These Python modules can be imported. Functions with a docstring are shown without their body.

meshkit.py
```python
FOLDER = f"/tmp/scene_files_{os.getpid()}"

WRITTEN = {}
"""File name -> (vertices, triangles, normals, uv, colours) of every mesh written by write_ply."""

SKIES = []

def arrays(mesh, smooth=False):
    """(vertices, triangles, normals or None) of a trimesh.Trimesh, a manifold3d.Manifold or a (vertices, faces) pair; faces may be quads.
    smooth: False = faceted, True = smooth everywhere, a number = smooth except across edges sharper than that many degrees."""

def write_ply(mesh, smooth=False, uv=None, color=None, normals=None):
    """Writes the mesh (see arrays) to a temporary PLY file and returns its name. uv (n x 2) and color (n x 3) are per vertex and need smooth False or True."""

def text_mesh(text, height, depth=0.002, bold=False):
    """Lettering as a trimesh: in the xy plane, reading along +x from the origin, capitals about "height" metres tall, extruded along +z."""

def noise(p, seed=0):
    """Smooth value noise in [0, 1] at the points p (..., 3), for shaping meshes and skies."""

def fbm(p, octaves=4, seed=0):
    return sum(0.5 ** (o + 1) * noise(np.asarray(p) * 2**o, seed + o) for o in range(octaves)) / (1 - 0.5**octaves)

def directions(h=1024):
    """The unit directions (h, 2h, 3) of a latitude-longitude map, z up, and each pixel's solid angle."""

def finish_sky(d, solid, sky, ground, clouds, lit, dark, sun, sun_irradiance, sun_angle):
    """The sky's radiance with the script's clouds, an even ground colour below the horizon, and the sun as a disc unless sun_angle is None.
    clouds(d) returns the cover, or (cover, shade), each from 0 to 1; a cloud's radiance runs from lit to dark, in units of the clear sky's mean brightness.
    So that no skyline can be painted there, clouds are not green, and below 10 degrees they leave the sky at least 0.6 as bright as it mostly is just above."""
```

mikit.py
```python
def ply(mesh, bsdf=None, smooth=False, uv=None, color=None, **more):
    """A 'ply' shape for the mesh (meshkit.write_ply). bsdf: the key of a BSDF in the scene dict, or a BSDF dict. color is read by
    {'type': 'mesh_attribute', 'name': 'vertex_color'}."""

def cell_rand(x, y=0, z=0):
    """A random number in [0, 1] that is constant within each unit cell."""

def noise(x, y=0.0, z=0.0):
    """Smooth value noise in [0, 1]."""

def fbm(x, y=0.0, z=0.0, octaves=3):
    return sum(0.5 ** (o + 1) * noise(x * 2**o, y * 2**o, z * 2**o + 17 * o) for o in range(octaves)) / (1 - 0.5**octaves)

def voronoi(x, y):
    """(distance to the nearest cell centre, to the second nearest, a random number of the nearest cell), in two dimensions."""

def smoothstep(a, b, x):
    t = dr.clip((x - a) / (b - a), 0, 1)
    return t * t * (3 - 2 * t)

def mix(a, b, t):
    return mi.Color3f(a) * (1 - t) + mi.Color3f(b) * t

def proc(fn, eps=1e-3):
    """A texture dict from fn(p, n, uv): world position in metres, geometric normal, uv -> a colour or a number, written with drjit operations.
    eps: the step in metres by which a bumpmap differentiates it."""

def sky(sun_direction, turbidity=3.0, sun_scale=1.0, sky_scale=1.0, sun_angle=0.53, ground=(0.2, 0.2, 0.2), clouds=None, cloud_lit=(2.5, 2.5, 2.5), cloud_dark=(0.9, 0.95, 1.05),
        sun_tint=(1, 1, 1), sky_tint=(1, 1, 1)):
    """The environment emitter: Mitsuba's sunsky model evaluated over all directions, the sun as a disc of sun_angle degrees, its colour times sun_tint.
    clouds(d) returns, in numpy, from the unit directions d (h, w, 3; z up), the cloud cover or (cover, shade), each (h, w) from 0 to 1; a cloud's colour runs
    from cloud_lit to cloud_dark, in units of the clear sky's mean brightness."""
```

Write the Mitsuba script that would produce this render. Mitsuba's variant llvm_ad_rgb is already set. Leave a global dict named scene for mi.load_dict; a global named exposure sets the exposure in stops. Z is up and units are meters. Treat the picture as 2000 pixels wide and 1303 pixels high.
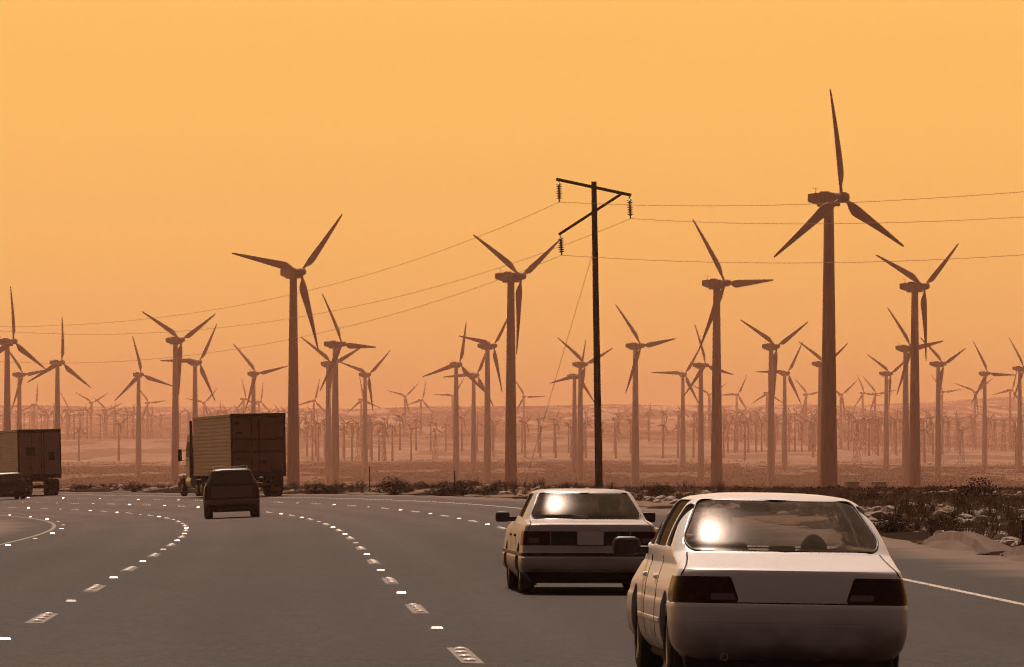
import math, random
import numpy as np, trimesh, manifold3d as m3, mitsuba as mi, drjit as dr, mikit, meshkit

T = mi.ScalarTransform4f
scene, labels = {}, {}
rnd = random.Random(11); rng = np.random.default_rng(5)

# ------------------------------------------------------------------ camera, sky, air, exposure
F, HC, YH = 10809.0, 1.384, 930.0            # telephoto focal length in photo pixels, lens height, horizon row
exposure = 1.3
scene['haze_air'] = {'type': 'homogeneous', 'albedo': {'type': 'rgb', 'value': [0.97, 0.54, 0.40]}, 'sigma_t': 1.3e-4,
                     'phase': {'type': 'hg', 'g': 0.5}}
scene['camera'] = {'type': 'perspective', 'fov': 2 * math.degrees(math.atan(1000 / F)), 'fov_axis': 'x', 'near_clip': 0.5, 'far_clip': 60000.0,
                   'to_world': T().look_at(origin=[0, 0, HC], target=[0, 1000, HC], up=[0, 0, 1]), 'principal_point_offset_y': -(YH - 651.5) / 1303.0,
                   'medium': {'type': 'ref', 'id': 'haze_air'}}
SUN_EL, SUN_AZ = math.radians(55), math.radians(10.5)
SUN = [-math.sin(SUN_AZ) * math.cos(SUN_EL), math.cos(SUN_AZ) * math.cos(SUN_EL), math.sin(SUN_EL)]


def veil(d):                                   # orange dust, thick near the horizon, thinning upwards, glowing on the sun's side and dull behind
    el = np.degrees(np.arcsin(np.clip(d[..., 2], -1, 1)))
    t = np.clip((el - 5) / 22.0, 0, 1)
    cover = 0.95 - 0.80 * t * t * (3 - 2 * t)
    g = np.degrees(np.arccos(np.clip(d @ np.array(SUN), -1, 1)))
    k = np.clip((g - 57) / 26.0, 0, 1)
    streak = meshkit.fbm(d * np.array([14, 14, 90.0]), 4, 6) - 0.5        # faint uneven dust
    return cover, np.clip(k * k * (3 - 2 * k) + 0.10 * np.clip(streak, -0.1, 0.5), 0, 1)


scene['sky'] = mikit.sky(SUN, turbidity=4.0, sun_scale=1.1, sky_scale=0.26, sun_tint=(1.0, 0.925, 0.99), sky_tint=(1.05, 0.88, 0.78),
                         clouds=veil, cloud_lit=(19.2, 10.3, 2.1), cloud_dark=(0.55, 0.35, 0.26))
labels['sky'] = {'label': 'plain orange dusty sky without clouds', 'kind': 'structure'}


# ------------------------------------------------------------------ helpers
def rgb(*c):
    return {'type': 'rgb', 'value': list(map(float, c))}


def princ(name, color, rough=0.5, **kw):
    c = rgb(*color) if isinstance(color, (tuple, list)) else color
    scene[name] = {'type': 'twosided', 'bsdf': {'type': 'principled', 'base_color': c, 'roughness': rough, **kw}}


def number(key):
    if key not in USED:
        USED[key] = 0
        return key
    USED[key] += 1
    return f'{key}_{USED[key]:03d}'


USED = {}


def put(key, shape, label=None, cat=None, group=None, kind=None):
    scene[key] = shape
    tag(key, label, cat, group, kind)
    return key


def tag(key, label=None, cat=None, group=None, kind=None):
    e = {k: v for k, v in (('label', label), ('category', cat), ('group', group), ('kind', kind)) if v}
    if e:
        labels[key] = {**labels.get(key, {}), **e}


def thing(name, label, cat, group=None):
    key = number(name)
    tag(key, label, cat, group)
    return key


def part(parent, name, mesh, bsdf, smooth=30, label=None, kind=None, **kw):
    key = number(parent + '__' + name)
    shape = mesh if isinstance(mesh, dict) else mikit.ply(mesh, bsdf, smooth=smooth, **kw)
    return put(key, shape, label=label, kind=kind)


def moved(shape, tr):
    return {**shape, 'to_world': tr}


cat = trimesh.util.concatenate


def box(x0, x1, y0, y1, z0, z1):
    b = trimesh.creation.box([x1 - x0, y1 - y0, z1 - z0])
    b.apply_translation([(x0 + x1) / 2, (y0 + y1) / 2, (z0 + z1) / 2])
    return b


def rbox(x0, x1, y0, y1, z0, z1, r=0.02, n=8):
    r = min(r, (x1 - x0) / 2.01, (y1 - y0) / 2.01, (z1 - z0) / 2.01)
    s = m3.Manifold.sphere(r, n)
    pts = [s.translate([x, y, z]) for x in (x0 + r, x1 - r) for y in (y0 + r, y1 - r) for z in (z0 + r, z1 - r)]
    return tm(m3.Manifold.batch_hull(pts))


def tm(man):
    m = man.to_mesh()
    return trimesh.Trimesh(np.array(m.vert_properties[:, :3]), np.array(m.tri_verts), process=False)


def rod(a, b, r0, r1=None, n=8, caps=True):
    """A tapered rod between two points."""
    a, b = np.asarray(a, float), np.asarray(b, float)
    r1 = r0 if r1 is None else r1
    d = b - a
    d /= np.linalg.norm(d)
    u = np.cross(d, [0, 0, 1] if abs(d[2]) < 0.9 else [1, 0, 0])
    u /= np.linalg.norm(u)
    w = np.cross(d, u)
    t = np.arange(n) * 2 * np.pi / n
    ring = np.cos(t)[:, None] * u + np.sin(t)[:, None] * w
    v = np.vstack([a + ring * r0, b + ring * r1, [a], [b]])
    f = []
    for i in range(n):
        j = (i + 1) % n
        f += [[i, j, n + j], [i, n + j, n + i]]
        if caps:
            f += [[j, i, 2 * n], [n + i, n + j, 2 * n + 1]]
    return trimesh.Trimesh(v, f, process=False)


def lathe(profile, n=24, axis='z'):
    """Surface of revolution from (radius, height) points, closed where the radius is 0."""
    p = np.asarray(profile, float)
    t = np.arange(n) * 2 * np.pi / n
    v = np.stack([p[:, None, 0] * np.cos(t), p[:, None, 0] * np.sin(t), np.repeat(p[:, 1:2], n, 1)], -1).reshape(-1, 3)
    f = []
    for k in range(len(p) - 1):
        for i in range(n):
            j = (i + 1) % n
            a, b, c, d = k * n + i, k * n + j, (k + 1) * n + j, (k + 1) * n + i
            f += [[a, b, c], [a, c, d]]
    if axis == 'x':
        v = v[:, [2, 0, 1]]
    if axis == 'y':
        v = v[:, [1, 2, 0]]
    return trimesh.Trimesh(v, f, process=True)


def grid(P, flip=False, wrap=False):
    """A sheet mesh from points P (rows, columns, 3)."""
    r, c = P.shape[:2]
    i = np.arange(r * c).reshape(r, c)
    if wrap:
        i = np.hstack([i, i[:, :1]])
    q = np.stack([i[:-1, :-1], i[:-1, 1:], i[1:, 1:], i[1:, :-1]], -1).reshape(-1, 4)
    if flip:
        q = q[:, ::-1]
    return trimesh.Trimesh(P.reshape(-1, 3), np.vstack([q[:, [0, 1, 2]], q[:, [0, 2, 3]]]), process=False)


# ------------------------------------------------------------------ road alignment: station s along the lane line, w metres to its right
A = [0.042617, -0.01101, -0.008903, 0.055621, -0.015838]
Z = [0, 0.066319, 0.144148, -0.108946, 0.014813]
EB = [-0.012024, 0.06002, -0.014281]
S0, S1 = -8.0, 232.0
S_ = np.arange(-260.0, 620.0, 0.25)
pol = lambda c, u: sum(k * u ** i for i, k in enumerate(c))
dpol = lambda c, u: sum(i * k * u ** (i - 1) for i, k in enumerate(c) if i)
sc = np.clip(S_, S0, S1) / 100
TH = pol(A, sc) + np.where(S_ > S1, (S_ - S1) * dpol(A, S1 / 100) / 100 * 0.8, 0)
GZ = pol(Z, sc) + np.where(S_ > S1, (S_ - S1) * -0.0012, 0)
SE = pol(EB, sc)
XC = np.concatenate([[0], np.cumsum(-np.sin((TH[1:] + TH[:-1]) / 2) * 0.25)])
YC = np.concatenate([[0], np.cumsum(np.cos((TH[1:] + TH[:-1]) / 2) * 0.25)])
i0 = int(np.argmin(abs(S_)))
XC += -0.679868 - XC[i0]
YC += 50.073683 - YC[i0]


def road(s, w, dz=0.0):
    s, w = np.broadcast_arrays(np.asarray(s, float), np.asarray(w, float))
    t, e = np.interp(s, S_, TH), np.interp(s, S_, SE)
    return np.stack([np.interp(s, S_, XC) + w * np.cos(t), np.interp(s, S_, YC) + w * np.sin(t), np.interp(s, S_, GZ) + w * e + dz], -1)


def heading(s):
    return float(np.interp(s, S_, TH))


from scipy.spatial import cKDTree
_tree = cKDTree(np.stack([XC, YC], 1))


def road_sw(x, y):
    """Nearest station and offset of the points."""
    _, i = _tree.query(np.stack([x, y], -1))
    s = S_[i]
    dx, dy, t = x - XC[i], y - YC[i], TH[i]
    return s + (-dx * np.sin(t) + dy * np.cos(t)), dx * np.cos(t) + dy * np.sin(t)


W_LEFT, W_RIGHT = -9.6, 9.9
PROF = np.array([(0, 0.0), (60, 0.1), (150, 0.3), (300, 0.35), (420, 0.1), (700, -0.8), (1068, -1.6), (1530, -2.2), (2200, -3.0), (2600, -2.3), (3100, 2.0), (4000, 10.5),
                 (5300, 23), (6500, 46), (9000, 96), (10800, 132), (12000, 158), (13000, 165)], float)


def ground(x, y):
    x, y = np.asarray(x, float), np.asarray(y, float)
    r = np.hypot(x, y)
    front = np.clip((y + 400) / 800, 0, 1) * np.clip(1.6 - np.abs(x) / np.maximum(y, 1.0), 0, 1)
    z = np.interp(r, PROF[:, 0], PROF[:, 1]) * np.where(r > 300, front, 1)
    q = np.stack([x, y, 0 * x], -1)
    z = z + (meshkit.fbm(q / 14.0, 3, 2) - 0.5) * 0.35 * np.clip(r / 90, 0.1, 1) + (meshkit.fbm(q / 1300.0, 4, 7) - 0.5) * np.clip((r - 2500) / 6000, 0, 1) * 75
    s, w = road_sw(x, y)
    zr = road(s, np.clip(w, -14, 14))[..., 2]
    out = np.maximum(W_LEFT - w, w - W_RIGHT)
    t = np.clip(out / 22.0, 0, 1)
    z = zr * (1 - t) + z * t
    berm = np.where(w > 0, np.exp(-((w - 13.5) / 2.4) ** 2) * 0.32 * np.clip((s - 8) / 10, 0, 1) * meshkit.noise(q / 9.0, 9), 0)
    z = z + berm - np.where(out < 0.15, 0.14, 0.02)
    return z


def ray_ground(px, py):
    """World point where the photo's pixel ray meets the ground."""
    d = np.concatenate([np.arange(30, 600, 0.5), np.arange(600, 12000, 4.0)])
    x, z = (px - 1000) * d / F, HC - (py - YH) * d / F
    hit = np.nonzero(z <= ground(x, d))[0]
    k = hit[0] if len(hit) else len(d) - 1
    return float(x[k]), float(d[k]), float(ground(x[k], d[k]))


# ------------------------------------------------------------------ materials of the setting
n_, f_, mix, ss = mikit.noise, mikit.fbm, mikit.mix, mikit.smoothstep


def asphalt_color(p, n, uv):
    grain = n_(p.x * 30, p.y * 6) * 0.4 + n_(p.x * 70, p.y * 12) * 0.35 + n_(p.x * 9, p.y * 2, 4) * 0.25
    wear = f_(p.x * 0.35, p.y * 0.05, 3, octaves=3)
    s, w = uv.x, uv.y
    track = dr.exp(-dr.square((dr.abs(w / 3.66 - dr.floor(w / 3.66) - 0.5) - 0.24) / 0.09))     # paler wheel tracks of each lane
    oil = dr.exp(-dr.square((w / 3.66 - dr.floor(w / 3.66) - 0.5) / 0.13))
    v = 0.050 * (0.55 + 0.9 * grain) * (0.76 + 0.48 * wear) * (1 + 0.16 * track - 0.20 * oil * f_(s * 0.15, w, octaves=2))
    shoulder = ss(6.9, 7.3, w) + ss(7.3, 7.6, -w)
    v = v * (1 - 0.16 * dr.clip(shoulder, 0, 1)) * (0.54 + 0.92 * ss(-15, 200, s)) * (1 - 0.2 * dr.exp(-dr.square((w + 0.75) / 0.55)))  # dark near, paler along s: distance haze painted into the asphalt tone
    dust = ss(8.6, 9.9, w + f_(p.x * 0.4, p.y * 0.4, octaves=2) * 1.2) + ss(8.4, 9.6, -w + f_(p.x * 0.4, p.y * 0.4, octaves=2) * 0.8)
    return mix(mix(mi.Color3f(v * 1.05, v * 0.86, v * 0.83), mi.Color3f(v * 1.22, v * 0.82, v * 0.69), ss(0, 180, s)), mi.Color3f(0.20, 0.14, 0.10), dr.clip(dust, 0, 1) * 0.8)  # warmer far tone is painted haze too; real dust only along the edges


def asphalt_bump(p, n, uv):
    return n_(p.x * 45, p.y * 45) * 0.006 + n_(p.x * 12, p.y * 12) * 0.004


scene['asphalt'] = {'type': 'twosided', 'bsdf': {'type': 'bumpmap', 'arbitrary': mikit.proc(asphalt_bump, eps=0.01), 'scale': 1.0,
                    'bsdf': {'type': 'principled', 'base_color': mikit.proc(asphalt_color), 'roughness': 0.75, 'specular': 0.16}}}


def desert_color(p, n, uv):
    far = p.y
    big = f_(p.x * 0.011, p.y * 0.004, 5, octaves=3)
    scrub = ss(0.36, 0.52, f_(p.x * 0.16, p.y * 0.07, 1, octaves=3) + 0.5 * (big - 0.5))
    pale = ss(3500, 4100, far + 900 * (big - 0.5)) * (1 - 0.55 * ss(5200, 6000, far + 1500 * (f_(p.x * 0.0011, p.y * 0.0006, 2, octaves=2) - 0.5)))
    strip = ss(0.62, 0.72, f_(p.x * 0.0009, p.y * 0.0021, 8, octaves=3)) * ss(4300, 5200, far)
    glade = ss(0.57, 0.66, f_(p.x * 0.03, p.y * 0.004, 11, octaves=3)) * ss(300, 700, far)      # open sandy glades in the scrub
    scrub = dr.clip((scrub * (1 - 0.75 * pale) + 0.95 * ss(350, 900, far) * (1 - pale)) * (1 - 0.75 * glade), 0, 1)
    scrub = dr.maximum(scrub, pale * (1 - ss(6200, 9500, far)) * 0.55 * ss(0.5, 0.62, f_(p.x * 0.02, p.y * 0.006, 21, octaves=3)))
    sand = mix((0.17, 0.115, 0.08), (0.30, 0.21, 0.15), n_(p.x * 3, p.y * 3, 3) * 0.5 + 0.5 * f_(p.x * 14, p.y * 14, 4, octaves=2))
    sand = mix(sand, mi.Color3f(0.38, 0.27, 0.19), dr.clip(pale * 0.6 + strip * 0.5, 0, 1))
    sand = mix(sand, mi.Color3f(0.66, 0.46, 0.32), ss(6000, 9000, far))  # far ground paled towards the skyline: haze painted into the sand colour
    return mix(sand, mi.Color3f(0.022, 0.014, 0.010), scrub * 0.95)


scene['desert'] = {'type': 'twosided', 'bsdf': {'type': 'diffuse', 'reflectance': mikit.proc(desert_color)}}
princ('lane_paint', mikit.proc(lambda p, n, uv: mix((0.14, 0.122, 0.112), (0.088, 0.077, 0.072), ss(0.3, 0.7, f_(p.x * 30, p.y * 9, octaves=3)))), 0.6)
princ('edge_paint', mikit.proc(lambda p, n, uv: mix((0.46, 0.40, 0.35), (0.18, 0.15, 0.125), ss(0.5, 0.8, f_(p.x * 24, p.y * 6, octaves=3)))), 0.55)
princ('yellow_paint', mikit.proc(lambda p, n, uv: mix((0.14, 0.11, 0.085), (0.085, 0.068, 0.056), ss(0.5, 0.8, f_(p.x * 24, p.y * 6, octaves=3)))), 0.55)
princ('ceramic', (0.82, 0.79, 0.74), 0.16, specular=1.0, clearcoat=1.0, clearcoat_gloss=0.9)
princ('reflector_lens', (0.85, 0.82, 0.78), 0.28, metallic=0.7, specular=0.9, clearcoat=1.0, clearcoat_gloss=0.8)

# ------------------------------------------------------------------ ground, hills, road
rows = np.concatenate([[1.5, 6, 14, 22], np.geomspace(30, 520, 300), np.geomspace(530, 12800, 170)])
fine = np.radians(np.linspace(-15, 15, 251))
ang = np.concatenate([np.radians(np.linspace(-180, -18, 55))[:-1], fine, np.radians(np.linspace(18, 180, 55))[:-1]])
RR, AA = np.meshgrid(rows, ang, indexing='ij')
GX, GY = RR * np.sin(AA), RR * np.cos(AA)
P = np.stack([GX, GY, ground(GX.ravel(), GY.ravel()).reshape(GX.shape)], -1)
gm = grid(P, wrap=True, flip=True)
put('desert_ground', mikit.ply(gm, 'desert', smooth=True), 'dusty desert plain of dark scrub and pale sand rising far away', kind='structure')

sv = np.concatenate([np.arange(-255, -20, 6.0), np.arange(-20, 600, 1.5)])
wv = np.concatenate([[W_LEFT - 0.25], np.linspace(W_LEFT, W_RIGHT, 28), [W_RIGHT + 0.25]])
SV, WV = np.meshgrid(sv, wv, indexing='ij')
edge = 0.10 * (meshkit.noise(np.stack([SV * 0.7, WV * 0, WV * 0], -1), 3) - 0.5) * (np.abs(WV) > 9.5) * 4
P = road(SV, WV + edge)
P[:, 0, 2] -= 0.16
P[:, -1, 2] -= 0.16
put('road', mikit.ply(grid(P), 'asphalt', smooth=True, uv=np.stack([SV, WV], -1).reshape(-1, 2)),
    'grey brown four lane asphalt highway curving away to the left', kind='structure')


def ribbon(s0, s1, w, width, dz, step=2.0):
    s = np.linspace(s0, s1, max(2, int(abs(s1 - s0) / step) + 1))
    SS, WW = np.meshgrid(s, [w - width / 2, w + width / 2], indexing='ij')
    return grid(road(SS, WW, dz))


part('road', 'edge_line', ribbon(-200, 560, 6.76, 0.12, 0.004), 'edge_paint', False, 'solid white line along the right shoulder')
part('road', 'median_line', ribbon(-200, 560, -7.45, 0.11, 0.004), 'yellow_paint', False, 'solid pale yellow line round the sandy median')
dome = lathe([(0.050, 0.0), (0.049, 0.006), (0.042, 0.013), (0.030, 0.018), (0.015, 0.0205), (0.001, 0.021)], 12)
dome_ply = mikit.ply(dome, 'ceramic', smooth=60)
# a wedge shaped marker: sloping lens faces to the traffic, 30 degrees
wv_ = np.array([[-.06, -.05, 0], [.06, -.05, 0], [.06, .05, 0], [-.06, .05, 0], [-.048, -.016, .02], [.048, -.016, .02], [.048, .016, .02], [-.048, .016, .02]], float)
wedge = trimesh.Trimesh(wv_, [[0, 1, 5], [0, 5, 4], [1, 2, 6], [1, 6, 5], [2, 3, 7], [2, 7, 6], [3, 0, 4], [3, 4, 7], [4, 5, 6], [4, 6, 7]], process=False)
wedge.apply_scale(.92)
princ('worn_lens', (0.46, 0.41, 0.37), 0.5)
wedge_ply, worn_ply = mikit.ply(wedge, 'reflector_lens', smooth=False), mikit.ply(wedge, 'worn_lens', smooth=False)


def on_road(s, w, dz=0.004, dw=0.0, tilt=0.0):
    p = road(s, w, dz)
    e = float(np.interp(s, S_, SE))
    return T().translate(p.tolist()).rotate([0, 0, 1], math.degrees(heading(s)) + dw).rotate([0, 1, 0], -math.degrees(e)).rotate([1, 0, 0], tilt)


CY = 14.63
for w, off in ((-3.66, -0.3406), (0.0, 0.0), (3.66, 0.737)):
    for i in range(-3, 22):
        s = CY * (i + off)
        part('road', 'pavement_marker', moved(worn_ply if rnd.random() < .28 else wedge_ply, on_road(s, w, 0.004, rnd.uniform(-6, 6), rnd.uniform(-3, 5))), None)
        c = s + CY / 2
        part('road', 'lane_dash', ribbon(c - 1.85, c + 1.85, w, 0.17, 0.004, 1.0), 'lane_paint', False)
        if -20 < c < 235:
            for k in (-1.35, -0.45, 0.45, 1.35):
                part('road', 'raised_dot', moved(dome_ply, on_road(c + k, w + rnd.uniform(-.015, .015), 0.006)), None)
for i in range(0, 22):
    part('road', 'pavement_marker', moved(worn_ply if rnd.random() < .28 else wedge_ply, on_road(CY * (i - 1.4624), -7.17, 0.004, rnd.uniform(-6, 6), rnd.uniform(-3, 5))), None)

# ------------------------------------------------------------------ wind turbines
def streaked(a, b):
    return mikit.proc(lambda p, n, uv: mix(a, b, ss(0.35, 0.75, f_(p.x * 1.6, p.y * 1.6, p.z * 0.12))))


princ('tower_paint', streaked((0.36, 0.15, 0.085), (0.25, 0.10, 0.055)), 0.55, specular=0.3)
princ('hazed_tower_paint', streaked((0.66, 0.44, 0.34), (0.52, 0.34, 0.26)), 0.55, specular=0.3)  # farther towers only: distance haze put into a lighter colour
princ('blade_paint', (0.36, 0.14, 0.075), 0.5, specular=0.3)
princ('nacelle_paint', streaked((0.34, 0.15, 0.085), (0.22, 0.095, 0.055)), 0.5, specular=0.3)
HUBZ, ROT = 56.4, 21.0


def tower_mesh():
    prof, z = [(1.72, -2.0), (1.72, 0)], 0
    for z in np.linspace(0, 54.6, 4)[1:]:
        r = 1.72 - (1.72 - 0.93) * z / 54.6
        prof += [(r + 0.004, z - 0.25), (r + 0.05, z - 0.22), (r + 0.05, z), (r, z + 0.03)]
    prof += [(0.02, 54.7)]
    return lathe(prof, 24)


def blade_mesh():
    r = np.array([0.8, 1.6, 2.2, 3.2, 4.4, 5.6, 9, 13, 17, 20, 20.8, 21.0])
    chord = np.array([.66, .66, .85, 1.65, 2.20, 2.18, 1.76, 1.30, .86, .52, .32, .07])
    thick = np.array([.60, .58, .52, .42, .36, .31, .21, .14, .09, .05, .035, .01])
    twist = np.radians([16, 16, 16, 15, 13, 11, 7, 4, 2, 1, 1, 1])
    lead = np.array([.33, .33, .37, .54, .64, .63, .52, .39, .26, .16, .10, .02])
    t = np.arange(14) * 2 * np.pi / 14
    P = np.zeros((len(r), 14, 3))
    for k in range(len(r)):
        cx = (0.5 * chord[k] * (1 - np.cos(t)) - lead[k]) * 1.0
        yy = 0.5 * thick[k] * np.sin(t) * (1 - 0.35 * (chord[k] > .7) * (1 - np.cos(t)) / 2)
        c, s = np.cos(twist[k]), np.sin(twist[k])
        P[k, :, 0], P[k, :, 1], P[k, :, 2] = cx * c - yy * s, cx * s + yy * c, r[k]
    bend = 0.075 * (P[..., 2] / ROT) * P[..., 2] * 0.6 + P[..., 2] * 0.02
    P[..., 1] += bend                              # bent back, downwind
    g = grid(P, wrap=True, flip=True)
    tip = np.arange(14) + (len(r) - 1) * 14
    return cat([g, rod((0, 0, 0.3), (0, 0, 1.1), 0.36, 0.34, 12)])


def hull_sections(secs):
    pts = []
    for y, x0, x1, z0, z1 in secs:
        pts += [[x0, y, z0], [x1, y, z0], [x1, y, z1], [x0, y, z1]]
    return tm(m3.Manifold.hull_points(np.array(pts, float)))


nac = hull_sections([(-2.3, -.75, .75, -.75, .85), (-1.9, -1.05, 1.05, -1.15, 1.05), (2.6, -1.1, 1.1, -1.1, 1.15), (4.6, -.95, .95, -.55, 1.0), (4.9, -.8, .8, -.3, .85)])
bed = rbox(-.95, .95, -2.2, 2.3, -1.55, -1.0, .12)
hood = rbox(-.55, .55, .2, 2.0, 1.05, 1.42, .1)
mast = cat([rod((.4, 3.9, .9), (.4, 3.9, 2.4), .05, .03, 6), rod((-.4, 3.9, 2.1), (.9, 3.9, 2.1), .03, .03, 5), rod((-.4, 3.9, 2.1), (-.4, 3.9, 2.4), .06, .03, 5)])
hubm = lathe([(0.001, -1.75), (.45, -1.68), (.82, -1.4), (1.0, -0.9), (1.02, -.35), (1.0, .55), (.8, .75), (.72, 1.3), (.001, 1.32)], 20, 'y')
TOW, BLA, NAC, BED, HOO, MAS, HUB = (mikit.ply(m, b, smooth=40) for m, b in ((tower_mesh(), 'tower_paint'), (blade_mesh(), 'blade_paint'), (nac, 'nacelle_paint'),
                                                                    (bed, 'nacelle_paint'), (hood, 'nacelle_paint'), (mast, 'nacelle_paint'), (hubm, 'nacelle_paint')))
HAZED = mikit.ply(tower_mesh(), 'hazed_tower_paint', smooth=40)
DOOR = mikit.ply(rbox(-.45, .45, -1.80, -1.55, .6, 2.7, .05), 'nacelle_paint', smooth=40)

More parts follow.
